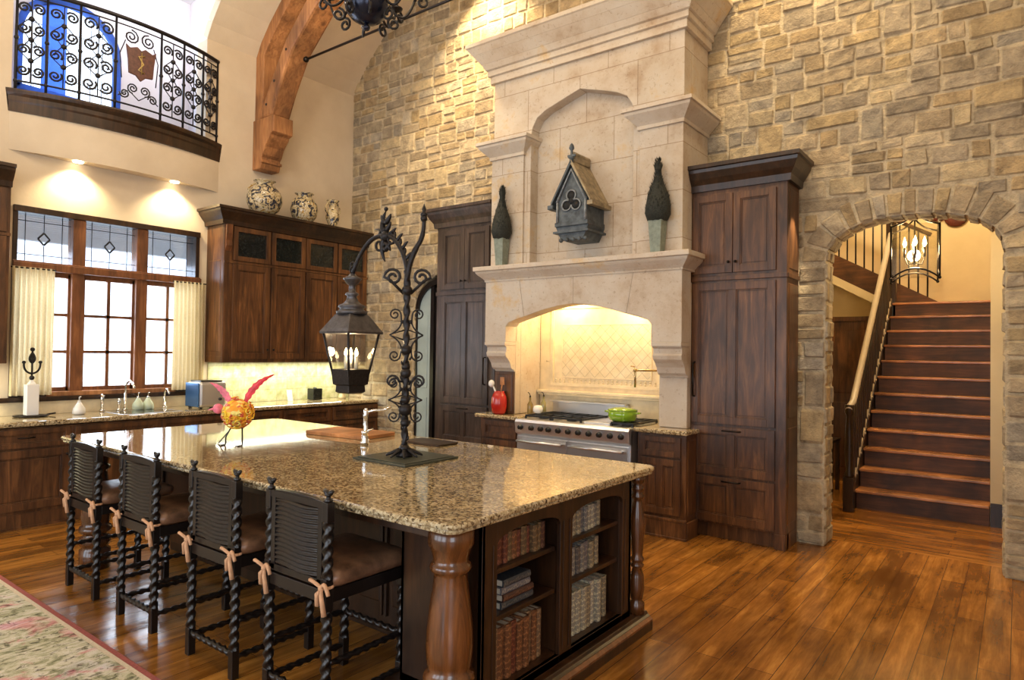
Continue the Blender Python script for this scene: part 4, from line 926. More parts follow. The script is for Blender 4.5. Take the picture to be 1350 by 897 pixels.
# wall cabinets
def wall_cab(y0, y1, label, n, glass_top=True):
    xf = -7.15; F = FX(xf); t = thing('wall_cabinet', (xf - .18, (y0 + y1) / 2, 1.43), label, 'cabinet')
    mb = MB(); mb.box(XW + .002, xf, y0, y1, 1.43, 3.02); mb.box(XW + .03, xf + .004, y0 - .004, y1, 1.43, 1.50)
    for a, b in ((1.55, 2.6),): panel(mb, FY(y0), XW + .06, xf - .05, a, b, 0, dep=.008)
    mb.box(xf - .0, xf + .012, y0 - .0, y0 + .09, 1.43, 3.0); mb.build('body', M['alder'], t, bev=.004)
    # carved bracket at the left front corner
    mb = MB(); mb.prism([(xf + .012, 3.0), (xf + .05, 3.0), (xf + .045, 2.9), (xf + .03, 2.82), (xf + .04, 2.76), (xf + .012, 2.70)], y0 + .01, y0 + .08, 'y'); mb.build('corner_bracket', M['window_wood'], t)
    mb = MB(); crown(mb, F, y0, y1, 3.0, .19, .13, xf - XW - .002, left=True, right=False); mb.build('crown_moulding', M['dark_wood'], t)
    a = y0 + .10; w = (y1 - .02 - a) / n
    for k in range(n):
        u0, u1 = a + k * w + .01, a + (k + 1) * w - .01
        if glass_top:
            g = door_leaf(F, u0, u1, 2.60, 2.99, st=.055, glass_=True).build('glass_door', [M['alder'], M['dark_glass']], t, bev=.003)
        d = door_leaf(F, u0, u1, 1.47, 2.56 if glass_top else 2.98, st=.065).build('door', M['alder'], t, bev=.003)
        knob(lambda u, dd, z: F(u, dd + .022, z), u1 - .03 if k % 2 == 0 else u0 + .03, 1.58, d)
    mb = MB(); fbox(mb, F, y0, y1, 0, .02, 2.565, 2.59); mb.build('moulding', M['alder'], t)
wall_cab(3.98, 6.06, 'wide brown wall cabinet with four small glass doors, under three painted vases', 4)
wall_cab(.6, 1.98, 'brown wall cabinet cut off by the left edge of the photo', 2)

# vases on the wall cabinet
VZ = 3.192
def vase(y, prof, label, handles):
    t = thing('vase', (-7.22, y, VZ), label, 'vase'); mb = MB(); mb.lathe(prof, (-7.22, y, VZ), 28); mb.build('vase_body', M['majolica'], t)
    for s in (-1, 1):
        mb = MB(); mb.tube(arc((-7.22, y + s * handles[0], VZ + handles[1]), (-7.22, y + s * handles[2], VZ + handles[1] + .03), (-7.22, y + s * handles[3], VZ + handles[4]), 8), .012, 8); mb.build('handle', M['majolica'], t)
vase(4.52, [(.09, 0), (.11, .015), (.17, .07), (.205, .16), (.20, .24), (.155, .32), (.10, .355), (.085, .375), (.10, .40), (.13, .415), (.11, .415), (.07, .38)], 'largest round painted vase, left end of the wall cabinet top', (.19, .25, .26, .12, .37))
vase(5.08, [(.07, 0), (.10, .015), (.15, .08), (.17, .17), (.155, .25), (.11, .31), (.085, .33), (.095, .36), (.12, .375), (.10, .37), (.07, .34)], 'middle vase, cream with dark blue scrolls, on the wall cabinet', (.155, .2, .21, .09, .32))
vase(5.52, [(.045, 0), (.06, .015), (.05, .04), (.085, .12), (.09, .17), (.06, .25), (.04, .28), (.06, .34), (.085, .37), (.07, .37), (.035, .29)], 'slim double-handled painted vase nearest the stone wall', (.08, .2, .15, .07, .35))

# things on the window counter
CZ = .9315
b = thing('bottle_stand', (-7.30, 2.22, CZ), 'white bottle with black iron fleur topper on a tray, left end of the window counter', 'bottle')
y = 2.225; x = -7.32
mb = MB(); mb.box(x - .045, x + .045, y - .05, y + .05, CZ + .012, CZ + .30); mb.lathe([(.045, .30), (.02, .33), (.018, .34)], (x, y, CZ), 4, smooth=False, rot=radians(45)); mb.build('bottle_body', M['white'], b, bev=.006)
mb = MB(); mb.tube([(x, y, CZ + .33), (x, y, CZ + .62)], .008, 6)
for s in (-1, 1):
    mb.tube(arc((x, y, CZ + .40), (x, y + s * .07, CZ + .41), (x, y + s * .065, CZ + .50), 8), .009, 6); mb.ball((x, y + s * .065, CZ + .505), .016, 6)
    mb.tube(arc((x, y, CZ + .50), (x, y + s * .04, CZ + .53), (x, y, CZ + .59), 8), .011, 6)
mb.ball((x, y, CZ + .625), .02, 6); mb.ball((x, y, CZ + .36), .022, 6); mb.build('fleur_topper', M['iron'], b)
mb = MB(); mb.lathe([(.12, 0), (.14, .004), (.14, .012), (.01, .012)], (x, y, CZ), 20); mb.tube([(x, y + .13, CZ + .01), (x, y + .2, CZ + .02)], .008, 6); mb.build('tray', M['bronze'], b)
TOY = -.25
def soap(x, y, s, lab, mat, top):
    t = thing('soap_dispenser', (x, y, CZ), lab, 'dispenser'); mb = MB(); mb.lathe([(.035 * s, 0), (.05 * s, .01), (.045 * s, .05 * s), (.02 * s, .09 * s), (.014 * s, .10 * s)], (x, y, CZ), 18); mb.build('bottle_body', mat, t)
    mb = MB(); mb.tube([(x, y, CZ + .10 * s), (x, y, CZ + .145 * s), (x + .035, y, CZ + .15 * s)], .006, 6); mb.lathe([(.016, .10 * s), (.012, .115 * s)], (x, y, CZ), 12); mb.build('pump', top, t)
soap(-7.25, 2.60, 1.15, 'squat cream soap dispenser left of the window sink', M['white'], M['white'])
gs = plain('clear_green_soap', (.55, .62, .45), .08)
soap(-7.38, 3.20, 1.2, 'left of the two pale glass dispensers in front of the window', gs, M['chrome']); soap(-7.38, 3.30, 1.2, 'right of the two pale glass dispensers in front of the window', gs, M['chrome'])
for (x, y, h, lab, reach) in ((-7.40, 2.86, .17, 'small side spray standing at the left of the sink', 0), (-7.40, 3.08, .30, 'tall curved steel kitchen tap at the window sink', .2), (-7.40, 3.02, .12, 'short tap lever beside the tall sink tap', .0), (-7.40, 3.48, .20, 'slim filtered water tap right of the glass dispensers', .1)):
    t = thing('kitchen_tap', (x, y, CZ), lab, 'tap'); mb = MB(); mb.lathe([(.026, 0), (.024, .02), (.013, .03), (.012, h * .6)], (x, y, CZ), 14); mb.build('base', M['chrome'], t)
    mb = MB()
    if reach: mb.tube([(x, y, CZ + h * .6), (x, y, CZ + h * .85)] + arc((x, y, CZ + h * .85), (x + reach * .5, y, CZ + h * 1.25), (x + reach, y, CZ + h * .8), 8)[1:], .010, 8)
    else: mb.lathe([(.012, h * .6), (.018, h * .7), (.014, h), (.004, h * 1.04)], (x, y, CZ), 12); mb.tube([(x, y, CZ + h * .8), (x + .05, y, CZ + h * .95)], .006, 6)
    mb.build('spout', M['chrome'], t)
t = thing('toaster_oven', (-7.22, 4.10, CZ), 'blue-grey steel countertop toaster at the right end of the window', 'toaster')
mb = MB(); mb.box(-7.42, -7.12, 3.93, 4.24, CZ + .012, CZ + .29); mb.build('body', M['steel'], t, bev=.03)
mb = MB(); mb.box(-7.41, -7.13, 3.921, 3.931, CZ + .02, CZ + .28); mb.build('side_panel', plain('blue_metal', (.06, .16, .34), .25, .6), t, bev=.01)
mb = MB(); mb.box(-7.38, -7.16, 3.96, 4.21, CZ + .288, CZ + .305); mb.build('top_slots', M['black'], t, bev=.005)
mb = MB(); [mb.box(x, x + .03, y, y + .03, CZ, CZ + .015) for x in (-7.40, -7.18) for y in (3.95, 4.19)]; mb.build('feet', M['black'], t)
mb = MB(); mb.lathe([(.018, 0), (.015, .02)], (0, 0, 0), 12, 'x'); mb.v = [(a - 7.121, b_ + 4.16, c + CZ + .10) for a, b_, c in mb.v]; mb.box(-7.12, -7.10, 4.14, 4.18, CZ + .18, CZ + .20); mb.build('control_knob', M['black'], t)
for ch_ in t.children: ch_.location.y += 0
t.location = (t.location.x + .12, t.location.y - .27, t.location.z)
mb = MB(); mb.prism([(4.98, CZ), (5.05, CZ), (5.05, CZ + .14), (4.98, CZ + .14)], -7.34, -7.33, 'x'); mb.v = [(x - (z - CZ) * .25, y, z) for x, y, z in mb.v]; mb.tube([(-7.39, 5.0, CZ), (-7.36, 5.01, CZ + .1)], .004, 5); tag(mb.build('recipe_card', M['white']), 'small white card leaning in a stand on the worktop, below the lit backsplash', 'card')
mb = MB(); mb.box(-7.42, -7.28, 5.32, 5.46, CZ, CZ + .15); mb.lathe([(.03, .15), (.012, .165)], (-7.35, 5.39, CZ), 10); tag(mb.build('canister', M['dark_glass'], bev=.01), 'small dark square canister on the worktop left of the lantern base', 'canister')
t = thing('small_figurine', (-7.28, 5.78, CZ), 'small cream figurine on the worktop near the stone corner', 'figurine')
mb = MB(); mb.lathe([(.05, 0), (.045, .03), (.03, .09), (.038, .13), (.02, .16), (.026, .19), (.02, .215), (.003, .23)], (-7.28, 5.78, CZ), 14); mb.build('figure', plain('cream_glaze', (.6, .5, .3), .4), t)

# ---------------------------------------------------------------- balcony
YB0, YB1 = 2.05, 4.10; YBc = (YB0 + YB1) / 2
def bow(sag, y0=YB0, y1=YB1, n=28, x=XW):
    c = (y1 - y0) / 2; R_ = (c * c + sag * sag) / (2 * sag); out = []
    a = math.asin(c / R_)
    for i in range(n + 1):
        q = -a + 2 * a * i / n; out.append((x + R_ * cos(q) - (R_ - sag), (y0 + y1) / 2 + R_ * sin(q)))
    return out
bal = thing('balcony', (XW, YBc, 3.42), 'bowed plaster balcony with dark wood fascia above the kitchen window', 'balcony')
def bowring(mb, rows):
    n = 28; v = []; f = []
    for sag, z, e in rows:
        v += [(x, y, z) for x, y in bow(sag, YB0 - e, YB1 + e)]
    for k in range(len(rows) - 1):
        for i in range(n): f.append((k * (n + 1) + i, k * (n + 1) + i + 1, (k + 1) * (n + 1) + i + 1, (k + 1) * (n + 1) + i))
    f.append(tuple(range(n + 1))[::-1]); f.append(tuple(range((len(rows) - 1) * (n + 1), len(rows) * (n + 1))))
    m = len(rows); f.append(tuple([k * (n + 1) for k in range(m)] + [])); f.append(tuple([k * (n + 1) + n for k in range(m)][::-1]))
    f.append(tuple([0, n] + [ (m - 1) * (n + 1) + n, (m - 1) * (n + 1)]))
    mb.add(v, f)
mb = MB(); bowring(mb, [(.17, 3.43, 0), (.175, 3.60, 0), (.18, 3.80, 0)]); mb.v = [(max(x, XW + .0), y, z) for x, y, z in mb.v]; mb.build('plaster_drum', M['plaster'], bal)
mb = MB(); bowring(mb, [(.205, 3.79, .01), (.215, 3.88, .01), (.225, 3.90, .015), (.23, 3.94, .015), (.27, 3.965, .03), (.28, 3.99, .035), (.28, 4.005, .035)]); mb.build('fascia_board', M['dark_wood'], bal)
rail = thing('balcony_railing', (XW, YBc, 4.0), 'curved black wrought iron railing with scrolls and a crest on the balcony', 'railing')
RB = bow(.225, YB0 + .03, YB1 - .03, 120)
Lr = [0]
for i in range(120): Lr.append(Lr[-1] + math.dist(RB[i], RB[i + 1]))
def ra(s):
    s = max(0, min(.99999, s)) * Lr[-1]; k = next(i for i in range(120) if Lr[i + 1] >= s); t = (s - Lr[k]) / (Lr[k + 1] - Lr[k])
    return RB[k][0] * (1 - t) + RB[k + 1][0] * t, RB[k][1] * (1 - t) + RB[k + 1][1] * t
def rp(s, z): x, y = ra(s / Lr[-1]); return (x, y, z)
TL = Lr[-1]
mb = MB(); mb.tube([rp(TL * i / 40, 4.97) for i in range(41)], .022, 8); mb.tube([rp(TL * i / 40, 4.90) for i in range(41)], .008, 6); mb.build('handrail', M['iron'], rail)
mb = MB(); mb.tube([rp(TL * i / 40, 4.09) for i in range(41)], .010, 6); mb.build('bottom_rail', M['iron'], rail)
for s in [0.01, TL * .12, TL * .25, TL * .40, TL * .62, TL * .75, TL * .88, TL - .01]:
    mb = MB(); mb.tube([rp(s, 4.0), rp(s, 4.4), rp(s, 4.97)], .013, 6, twist=(25, .2)); mb.ball(rp(s, 4.5), .022, 6); mb.ball(rp(s, 4.09), .02, 6); mb.build('post', M['iron'], rail)
def sc(mb, s, z, r, a0, tu, rad=.0105):
    pts = [rp(s + p.x, z + p.z) for p in spiral((0, 0, 0), r, r * .18, a0, tu, n=18)]; mb.tube(pts, rad, 5)
for k, (s0, s1) in enumerate([(TL * .0, TL * .12), (TL * .12, TL * .25), (TL * .25, TL * .40), (TL * .62, TL * .75), (TL * .75, TL * .88), (TL * .88, TL)]):
    mb = MB(); c = (s0 + s1) / 2; w = (s1 - s0) / 2
    for z, m_ in ((4.20, 1), (4.40, -1), (4.60, 1), (4.80, -1)):
        for d in (-1, 1): sc(mb, c + d * w * .48, z, w * .42, (pi if d > 0 else 0) + m_ * .6, 1.6 * d * m_)
    mb.tube([rp(c, 4.09), rp(c, 4.9)], .006, 5)
    for d in (-1, 1):
        mb.tube([rp(c + d * w * .1, 4.30), rp(c + d * w * .75, 4.38), rp(c + d * w * .1, 4.5), rp(c + d * w * .75, 4.62), rp(c, 4.72)], .006, 5)
    for z in (4.3, 4.5, 4.7): mb.ball(rp(c, z), .026, 6)
    mb.build('scroll_panel', M['iron'], rail)
mb = MB(); c = TL * .51
for d in (-1, 1):
    sc(mb, c + d * .085, 4.80, .075, pi / 2, 1.8 * d, .009); sc(mb, c + d * .06, 4.27, .055, -pi / 2, 1.8 * d, .008); sc(mb, c + d * .14, 4.20, .05, pi, -1.6 * d, .008)
    mb.tube([rp(c + d * .2, 4.16), rp(c + d * .1, 4.24), rp(c, 4.16)], .006, 5); mb.tube([rp(c + d * .17, 4.35), rp(c + d * .19, 4.6), rp(c + d * .14, 4.75)], .006, 5)
mb.build('scroll_panel', M['iron'], rail)
mb = MB(); cw = [(-.11, .14), (-.15, .17), (-.13, .02), (-.12, -.12), (-.05, -.13), (0, -.18), (.05, -.13), (.12, -.12), (.13, .02), (.15, .17), (.11, .14), (.04, .17), (0, .14), (-.04, .17)]
cx_, cy_ = ra(.51); v = [(cx_ + .02 + e, cy_ + p[0], 4.53 + p[1]) for e in (0, .025) for p in cw]; n = len(cw)
mb.add(v, [tuple(range(n))[::-1], tuple(range(n, 2 * n))] + [(i, (i + 1) % n, n + (i + 1) % n, n + i) for i in range(n)]); cr = mb.build('crest', plain('red_brown_crest', (.09, .028, .018), .45, var=.4), rail, bev=.006)
mb = MB(); X_ = cx_ + .05
mb.tube([(X_, cy_ + .03, 4.62), (X_, cy_ - .03, 4.60), (X_, cy_ + .02, 4.53), (X_, cy_ - .03, 4.46), (X_, cy_ + .03, 4.44)], .009, 6); mb.tube([(X_, cy_, 4.65), (X_, cy_, 4.42)], .006, 6); mb.build('crest_emblem', plain('old_gold', (.4, .28, .1), .4, .6), rail)
for y in (2.60, 3.55):
    mb = MB(); mb.lathe([(.045, 0), (.045, .012), (.03, .014)], (XW + .09, y, 3.418), 16); d = mb.build('downlight', M['down']); tag(d, 'small round downlight under the balcony, %s one' % ('left' if y < 3 else 'right'), 'light')

# ---------------------------------------------------------------- roof truss on the left wall, tie rod, chandelier
tr = thing('roof_truss', (XW, 4.665, 3.79), 'big honey-coloured timber truss rising from a carved corbel on the left wall', 'beam')
TY0, TY1 = 4.53, 4.80
mb = MB(); mb.prism([(XW + .001, 3.79), (XW + .17, 3.79), (XW + .19, 3.84), (XW + .19, 3.93), (XW + .22, 3.96), (XW + .26, 4.05), (XW + .36, 4.15), (XW + .37, 4.18), (XW + .44, 4.20), (XW + .44, 4.40), (XW + .001, 4.40)], TY0, TY1)
mb.prism([(XW + .19, 3.86), (XW + .21, 3.86), (XW + .21, 3.90), (XW + .19, 3.90)], TY0 - .01, TY1 + .01); mb.build('corbel', M['beam'], tr, bev=.012)
# principal rib follows the vault; brace is the inner curve
rib = [(-7.52, 4.40), (-7.515, 5.2)] + VAULT[1:14]
inr = []
for i, (x, z) in enumerate(rib):
    a = rib[max(i - 1, 0)]; b = rib[min(i + 1, len(rib) - 1)]; d = Vector((b[0] - a[0], b[1] - a[1])).normalized(); n_ = Vector((d.y, -d.x)); inr.append((x + n_.x * .17, z + n_.y * .17))
mb = MB(); mb.prism([(x + .001, z - .002) for x, z in rib] + inr[::-1], TY0 + .02, TY1 - .02); mb.build('rib', M['beam'], tr, bev=.012)
br_o = [(-7.40, 4.40), (-7.30, 4.60), (-7.13, 4.88), (-6.87, 5.25), (-6.47, 5.62), (-5.95, 5.93), (-5.2, 6.22), (-4.6, 6.45)]
br_i = [(-7.15, 4.40), (-7.00, 4.70), (-6.76, 5.08), (-6.33, 5.45), (-5.85, 5.72), (-5.2, 5.98), (-4.6, 6.2)]
mb = MB(); mb.prism(br_o + br_i[::-1], TY0, TY1 + .0); mb.build('brace', M['beam'], tr, bev=.03)
mb = MB()
for x, z in ((-7.24, 4.55), (-7.08, 4.80), (-6.85, 5.12)): 
    for y in (TY0,): mb.ball((x, y, z), .016, 6)
mb.build('peg', M['dark_wood'], tr)
mb = MB(); mb.tube([(-6.74, 4.70, 5.02), (.60, 4.70, 5.00)], .014, 8); mb.ball((-6.70, 4.70, 5.02), .035, 8); tag(mb.build('tie_rod', M['bronze']), 'thin dark iron tie rod running from the timber truss across the room', 'rod')
ch = thing('chandelier', (-3.83, 3.2, 3.95), 'black iron chandelier with scrolled arms and dark globe at the top of the photo', 'chandelier')
C_ = Vector((-3.83, 3.2, 4.16))
mb = MB(); mb.ball(C_, .165, 16, .95); mb.lathe([(.02, -.2), (.03, -.18), (.012, -.16)], C_, 10); mb.build('globe', plain('blue_black_iron', (.015, .018, .035), .25, .5), ch)
mb = MB(); mb.tube([C_, C_ + Vector((0, 0, 2.6))], .012, 6); mb.lathe([(.05, .16), (.03, .25), (.02, .4), (.04, .5), (.015, .6)], C_, 12); mb.build('stem', M['iron'], ch)
for k in range(8):
    a = 2 * pi * k / 8 + .2; u = Vector((cos(a), sin(a), 0)); w = Vector((0, 0, 1)); mb = MB()
    mb.tube(arc(C_ + u * .14 + w * .05, C_ + u * .27 - w * .20, C_ + u * .36 + w * .10, 12), .010, 6)
    mb.tube(spiral(C_ + u * .20 - w * .12, .05, .015, pi / 2, 1.3, u, w, 14), .010, 6); mb.tube(spiral(C_ + u * .41 + w * .08, .055, .015, pi, -1.3, u, w, 14), .010, 6)
    mb.lathe([(.01, .1), (.05, .12), (.055, .13), (.016, .13), (.014, .22), (.002, .22)], C_ + u * .36, 10); arm = mb.build('arm', M['iron'], ch)
    mb = MB(); mb.lathe([(.003, .22), (.014, .245), (.002, .29)], C_ + u * .36, 8); mb.build('bulb', M['bulb'], arm)

# ---------------------------------------------------------------- island
IX0, IX1, IY0, IY1 = -5.56, -1.685, 1.86, 3.655
def rrect(x0, x1, y0, y1, r, n=6):
    out = []
    for cx, cy, a0 in ((x1 - r, y1 - r, 0), (x0 + r, y1 - r, 90), (x0 + r, y0 + r, 180), (x1 - r, y0 + r, 270)):
        out += [(cx + r * cos(radians(a0 + 90 * i / n)), cy + r * sin(radians(a0 + 90 * i / n))) for i in range(n + 1)]
    return out
isl = thing('kitchen_island', (-3.6, 2.75, 0), 'long dark wood kitchen island with arched book bays in its end and turned corner columns', 'island')
mb = MB(); mb.prism(rrect(IX0, IX1, IY0, IY1, .07), .915, .94, 'z', smooth=False); mb.prism(rrect(IX0 + .012, IX1 - .012, IY0 + .012, IY1 - .012, .06), .895, .9152, 'z')
tag(mb.build('island_countertop', M['granite'], bev=.010), 'huge glossy speckled granite slab on the kitchen island', 'countertop')
BXF, BXB = -1.76, -2.24
mb = MB(); mb.box(-5.38, BXB, 2.52, 3.50, .10, .895); mb.box(-5.34, BXB, 2.58, 3.44, 0, .10)
Fi = FY(2.52)
for i in range(6):
    u = -5.34 + i * .515
    for k in range(2): fbox(mb, Fi, u + k * .5, u + .02 + k * .47, 0, .02, .14, .88)
    panel(mb, Fi, u + .05, u + .47, .2, .82, 0)
mb.build('body', M['dark_wood'], isl, bev=.003)  # darker wood here imitates the shade under the counter overhang
mb = MB(); mb.box(-5.42, -1.90, 1.98, 2.01, .83, .895); mb.box(-5.42, -5.39, 2.0, 3.5, .83, .895); mb.box(-2.05, -1.93, 2.0, 2.14, .83, .895); mb.build('apron', M['island_wood'], isl, bev=.004)
# bookcase carcass
BA, BB = (2.23, 2.72), (2.83, 3.355)
mb = MB(); mb.box(BXB, BXB + .02, 2.13, 3.46, .10, .895); mb.box(BXB, BXF, 2.13, 2.15, .10, .895); mb.box(BXB, BXF, 3.43, 3.46, .10, .895); mb.box(BXB, BXF - .02, BA[1] + .02, BB[0] - .02, .14, .895); mb.box(BXB, BXF, 2.13, 3.46, .10, .14); mb.box(BXB, BXF, 2.13, 3.46, .87, .895)
mb.box(BXB, BXF - .02, 2.15, BA[0], .14, .88); mb.box(BXB, BXF - .02, BB[1], 3.44, .14, .88)
mb.build('bookcase', M['island_wood'], isl, bev=.003)
mb = MB()
for a, b in ((2.13, BA[0]), (BA[1], BB[0]), (BB[1], 3.46)): mb.box(BXF - .022, BXF, a, b, .10, .895)
for a, b in (BA, BB):
    n = 14; pts = [(a, .765)] + [((a + b) / 2 - (b - a) / 2 * math.copysign(abs(cos(pi * i / n)) ** .8, cos(pi * i / n)), .765 + .06 * sin(pi * i / n) ** .8) for i in range(1, n)] + [(b, .765), (b, .895), (a, .895)]
    mb.prism(pts, BXF - .022, BXF, 'x'); mb.box(BXF - .022, BXF, a, b, .10, .14)
    mb.box(BXF, BXF + .004, a - .03, a - .024, .16, .78); mb.box(BXF, BXF + .004, b + .024, b + .03, .16, .78)
mb.build('face_frame', M['island_wood'], isl, bev=.004)
SHZ = [.14, .43, .635]
for a, b in (BA, BB):
    for z in SHZ[1:]:
        mb = MB(); mb.box(BXB + .02, BXF - .03, a, b, z, z + .022); mb.build('shelf', M['island_wood'], isl, bev=.003)
mb = MB(); pr = [(-1.66, 0), (-1.66, .05), (-1.675, .062), (-1.675, .075), (-1.69, .085), (-1.70, .10), (-2.30, .10), (-2.30, 0)]
mb.prism([(x - .025, z) for x, z in pr], 1.90, 3.60, 'y'); mb.build('plinth', M['island_wood'], isl, bev=.003)
mb = MB(); mb.prism([(-1.684, .052), (-1.684, .062), (-1.70, .075), (-1.70, .062)], 1.905, 3.595, 'y'); mb.build('plinth_moulding', M['window_wood'], isl)
big = [(.105, .10), (.105, .135), (.085, .15), (.10, .17), (.108, .20), (.10, .225), (.08, .24), (.082, .25), (.105, .26), (.113, .28), (.105, .30), (.088, .312), (.098, .34), (.103, .40), (.100, .47), (.090, .56), (.078, .64), (.072, .69), (.074, .70), (.088, .71), (.092, .722), (.088, .735), (.075, .745), (.078, .76), (.09, .80), (.10, .815), (.10, .895)]
for c in ((-1.84, 2.025), (-5.30, 2.025)):
    mb = MB(); mb.lathe([(r * .95, z if c[0] > -2 else (z if z > .101 else 0)) for r, z in big], (c[0], c[1], 0), 32); mb.build('corner_column', M['column_wood'], isl)
slim = [(.045, .10), (.045, .16), (.030, .175), (.036, .19), (.044, .25), (.040, .32), (.026, .36), (.038, .37), (.040, .38), (.030, .392), (.038, .402), (.040, .414), (.030, .43), (.034, .46), (.042, .56), (.043, .60), (.036, .68), (.024, .74), (.022, .755), (.036, .765), (.038, .775), (.026, .79), (.034, .81), (.036, .825), (.024, .84), (.04, .86), (.045, .895)]
mb = MB(); mb.lathe(slim, (-1.755, 3.53, 0), 24); mb.build('slim_column', M['column_wood'], isl)

# books
def book(y0, th, h, z, depth, mat, label, group, flat=False, x=None, k=0):
    x = (BXF - .055 - random.uniform(0, .02)) if x is None else x
    t = thing('book', (x, y0 + th / 2, z), label, 'book', group); mb = MB()
    if not flat:
        n = 5; pts = [(x - depth, y0), (x, y0)] + [(x + .006 * sin(pi * i / n), y0 + th * i / n) for i in range(1, n)] + [(x, y0 + th), (x - depth, y0 + th), (x - depth, y0 + th - .003), (x - .006, y0 + th - .003), (x - .006, y0 + .003), (x - depth, y0 + .003)]
        mb.prism(pts, z, z + h, 'z'); mb.build('cover', mat, t); mb = MB(); mb.box(x - depth + .005, x - .006, y0 + .003, y0 + th - .003, z + .004, z + h - .004); mb.build('pages', M['page'], t)
    else:
        L = h; pts = [(x - depth, z), (x, z), (x + .005, z + th * .3), (x + .005, z + th * .7), (x, z + th), (x - depth, z + th), (x - depth, z + th - .003), (x - .006, z + th - .003), (x - .006, z + .003), (x - depth, z + .003)]
        mb.prism(pts, y0, y0 + L, 'y'); mb.build('cover', mat, t); mb = MB(); mb.box(x - depth + .005, x - .006, y0 + .004, y0 + L - .004, z + .003, z + th - .003); mb.build('pages', M['page'], t)
ORD = ['first', 'second', 'third', 'fourth', 'fifth', 'sixth', 'seventh', 'eighth', 'ninth', 'tenth', 'eleventh', 'twelfth', 'thirteenth', 'fourteenth', 'fifteenth']
def row(bay, shelf, ya, yb, hs, mats, tone, bayname, shname, wmin=.028, wmax=.045):
    y = ya; i = 0; z = SHZ[shelf] + (.022 if shelf else 0) + .0005
    while y < yb - wmin:
        w = random.uniform(wmin, wmax); h = hs * random.uniform(.9, 1.0)
        mt = random.choice(mats)
        book(y, w, h, z, .16, BM[mt], '%s %s book, %s from left, %s shelf, %s island bay' % ('thick' if w > (wmin + wmax) / 2 else 'slim', tone, ORD[i], shname, bayname), '%s books on the %s shelf, %s bay' % (tone, shname, bayname)); y += w + .0015; i += 1
row(BA, 2, 2.30, 2.70, .135, [0, 1, 2, 3, 3], 'brown leather', 'near', 'top')
row(BA, 1, 2.235, 2.31, .15, [2, 4], 'dark cloth', 'near', 'middle', .032, .038)
zz = SHZ[1] + .0225
for i in range(4):
    book(2.335 + .01 * (i % 2), .032, .24 - .012 * i, zz, .15, BM[[4, 2, 10, 4][i]], '%s dark book lying flat in the stack on the middle shelf, near bay' % ['lowest', 'second lowest', 'second highest', 'topmost'][i], 'stacked books in the near bay', True, BXF - .06 + .004 * (i % 2)); zz += .0325
row(BA, 0, 2.235, 2.68, .245, [0, 1, 1, 5], 'rust-brown banded', 'near', 'bottom', .036, .05)
row(BB, 2, 2.84, 3.24, .135, [6, 7, 9, 10, 8], 'grey and cream', 'far', 'top')
row(BB, 1, 2.84, 3.22, .15, [6, 7, 9, 10, 8], 'pale grey', 'far', 'middle')
row(BB, 0, 2.84, 3.33, .24, [7, 11, 9, 11, 6], 'cream and gilt', 'far', 'bottom', .036, .052)

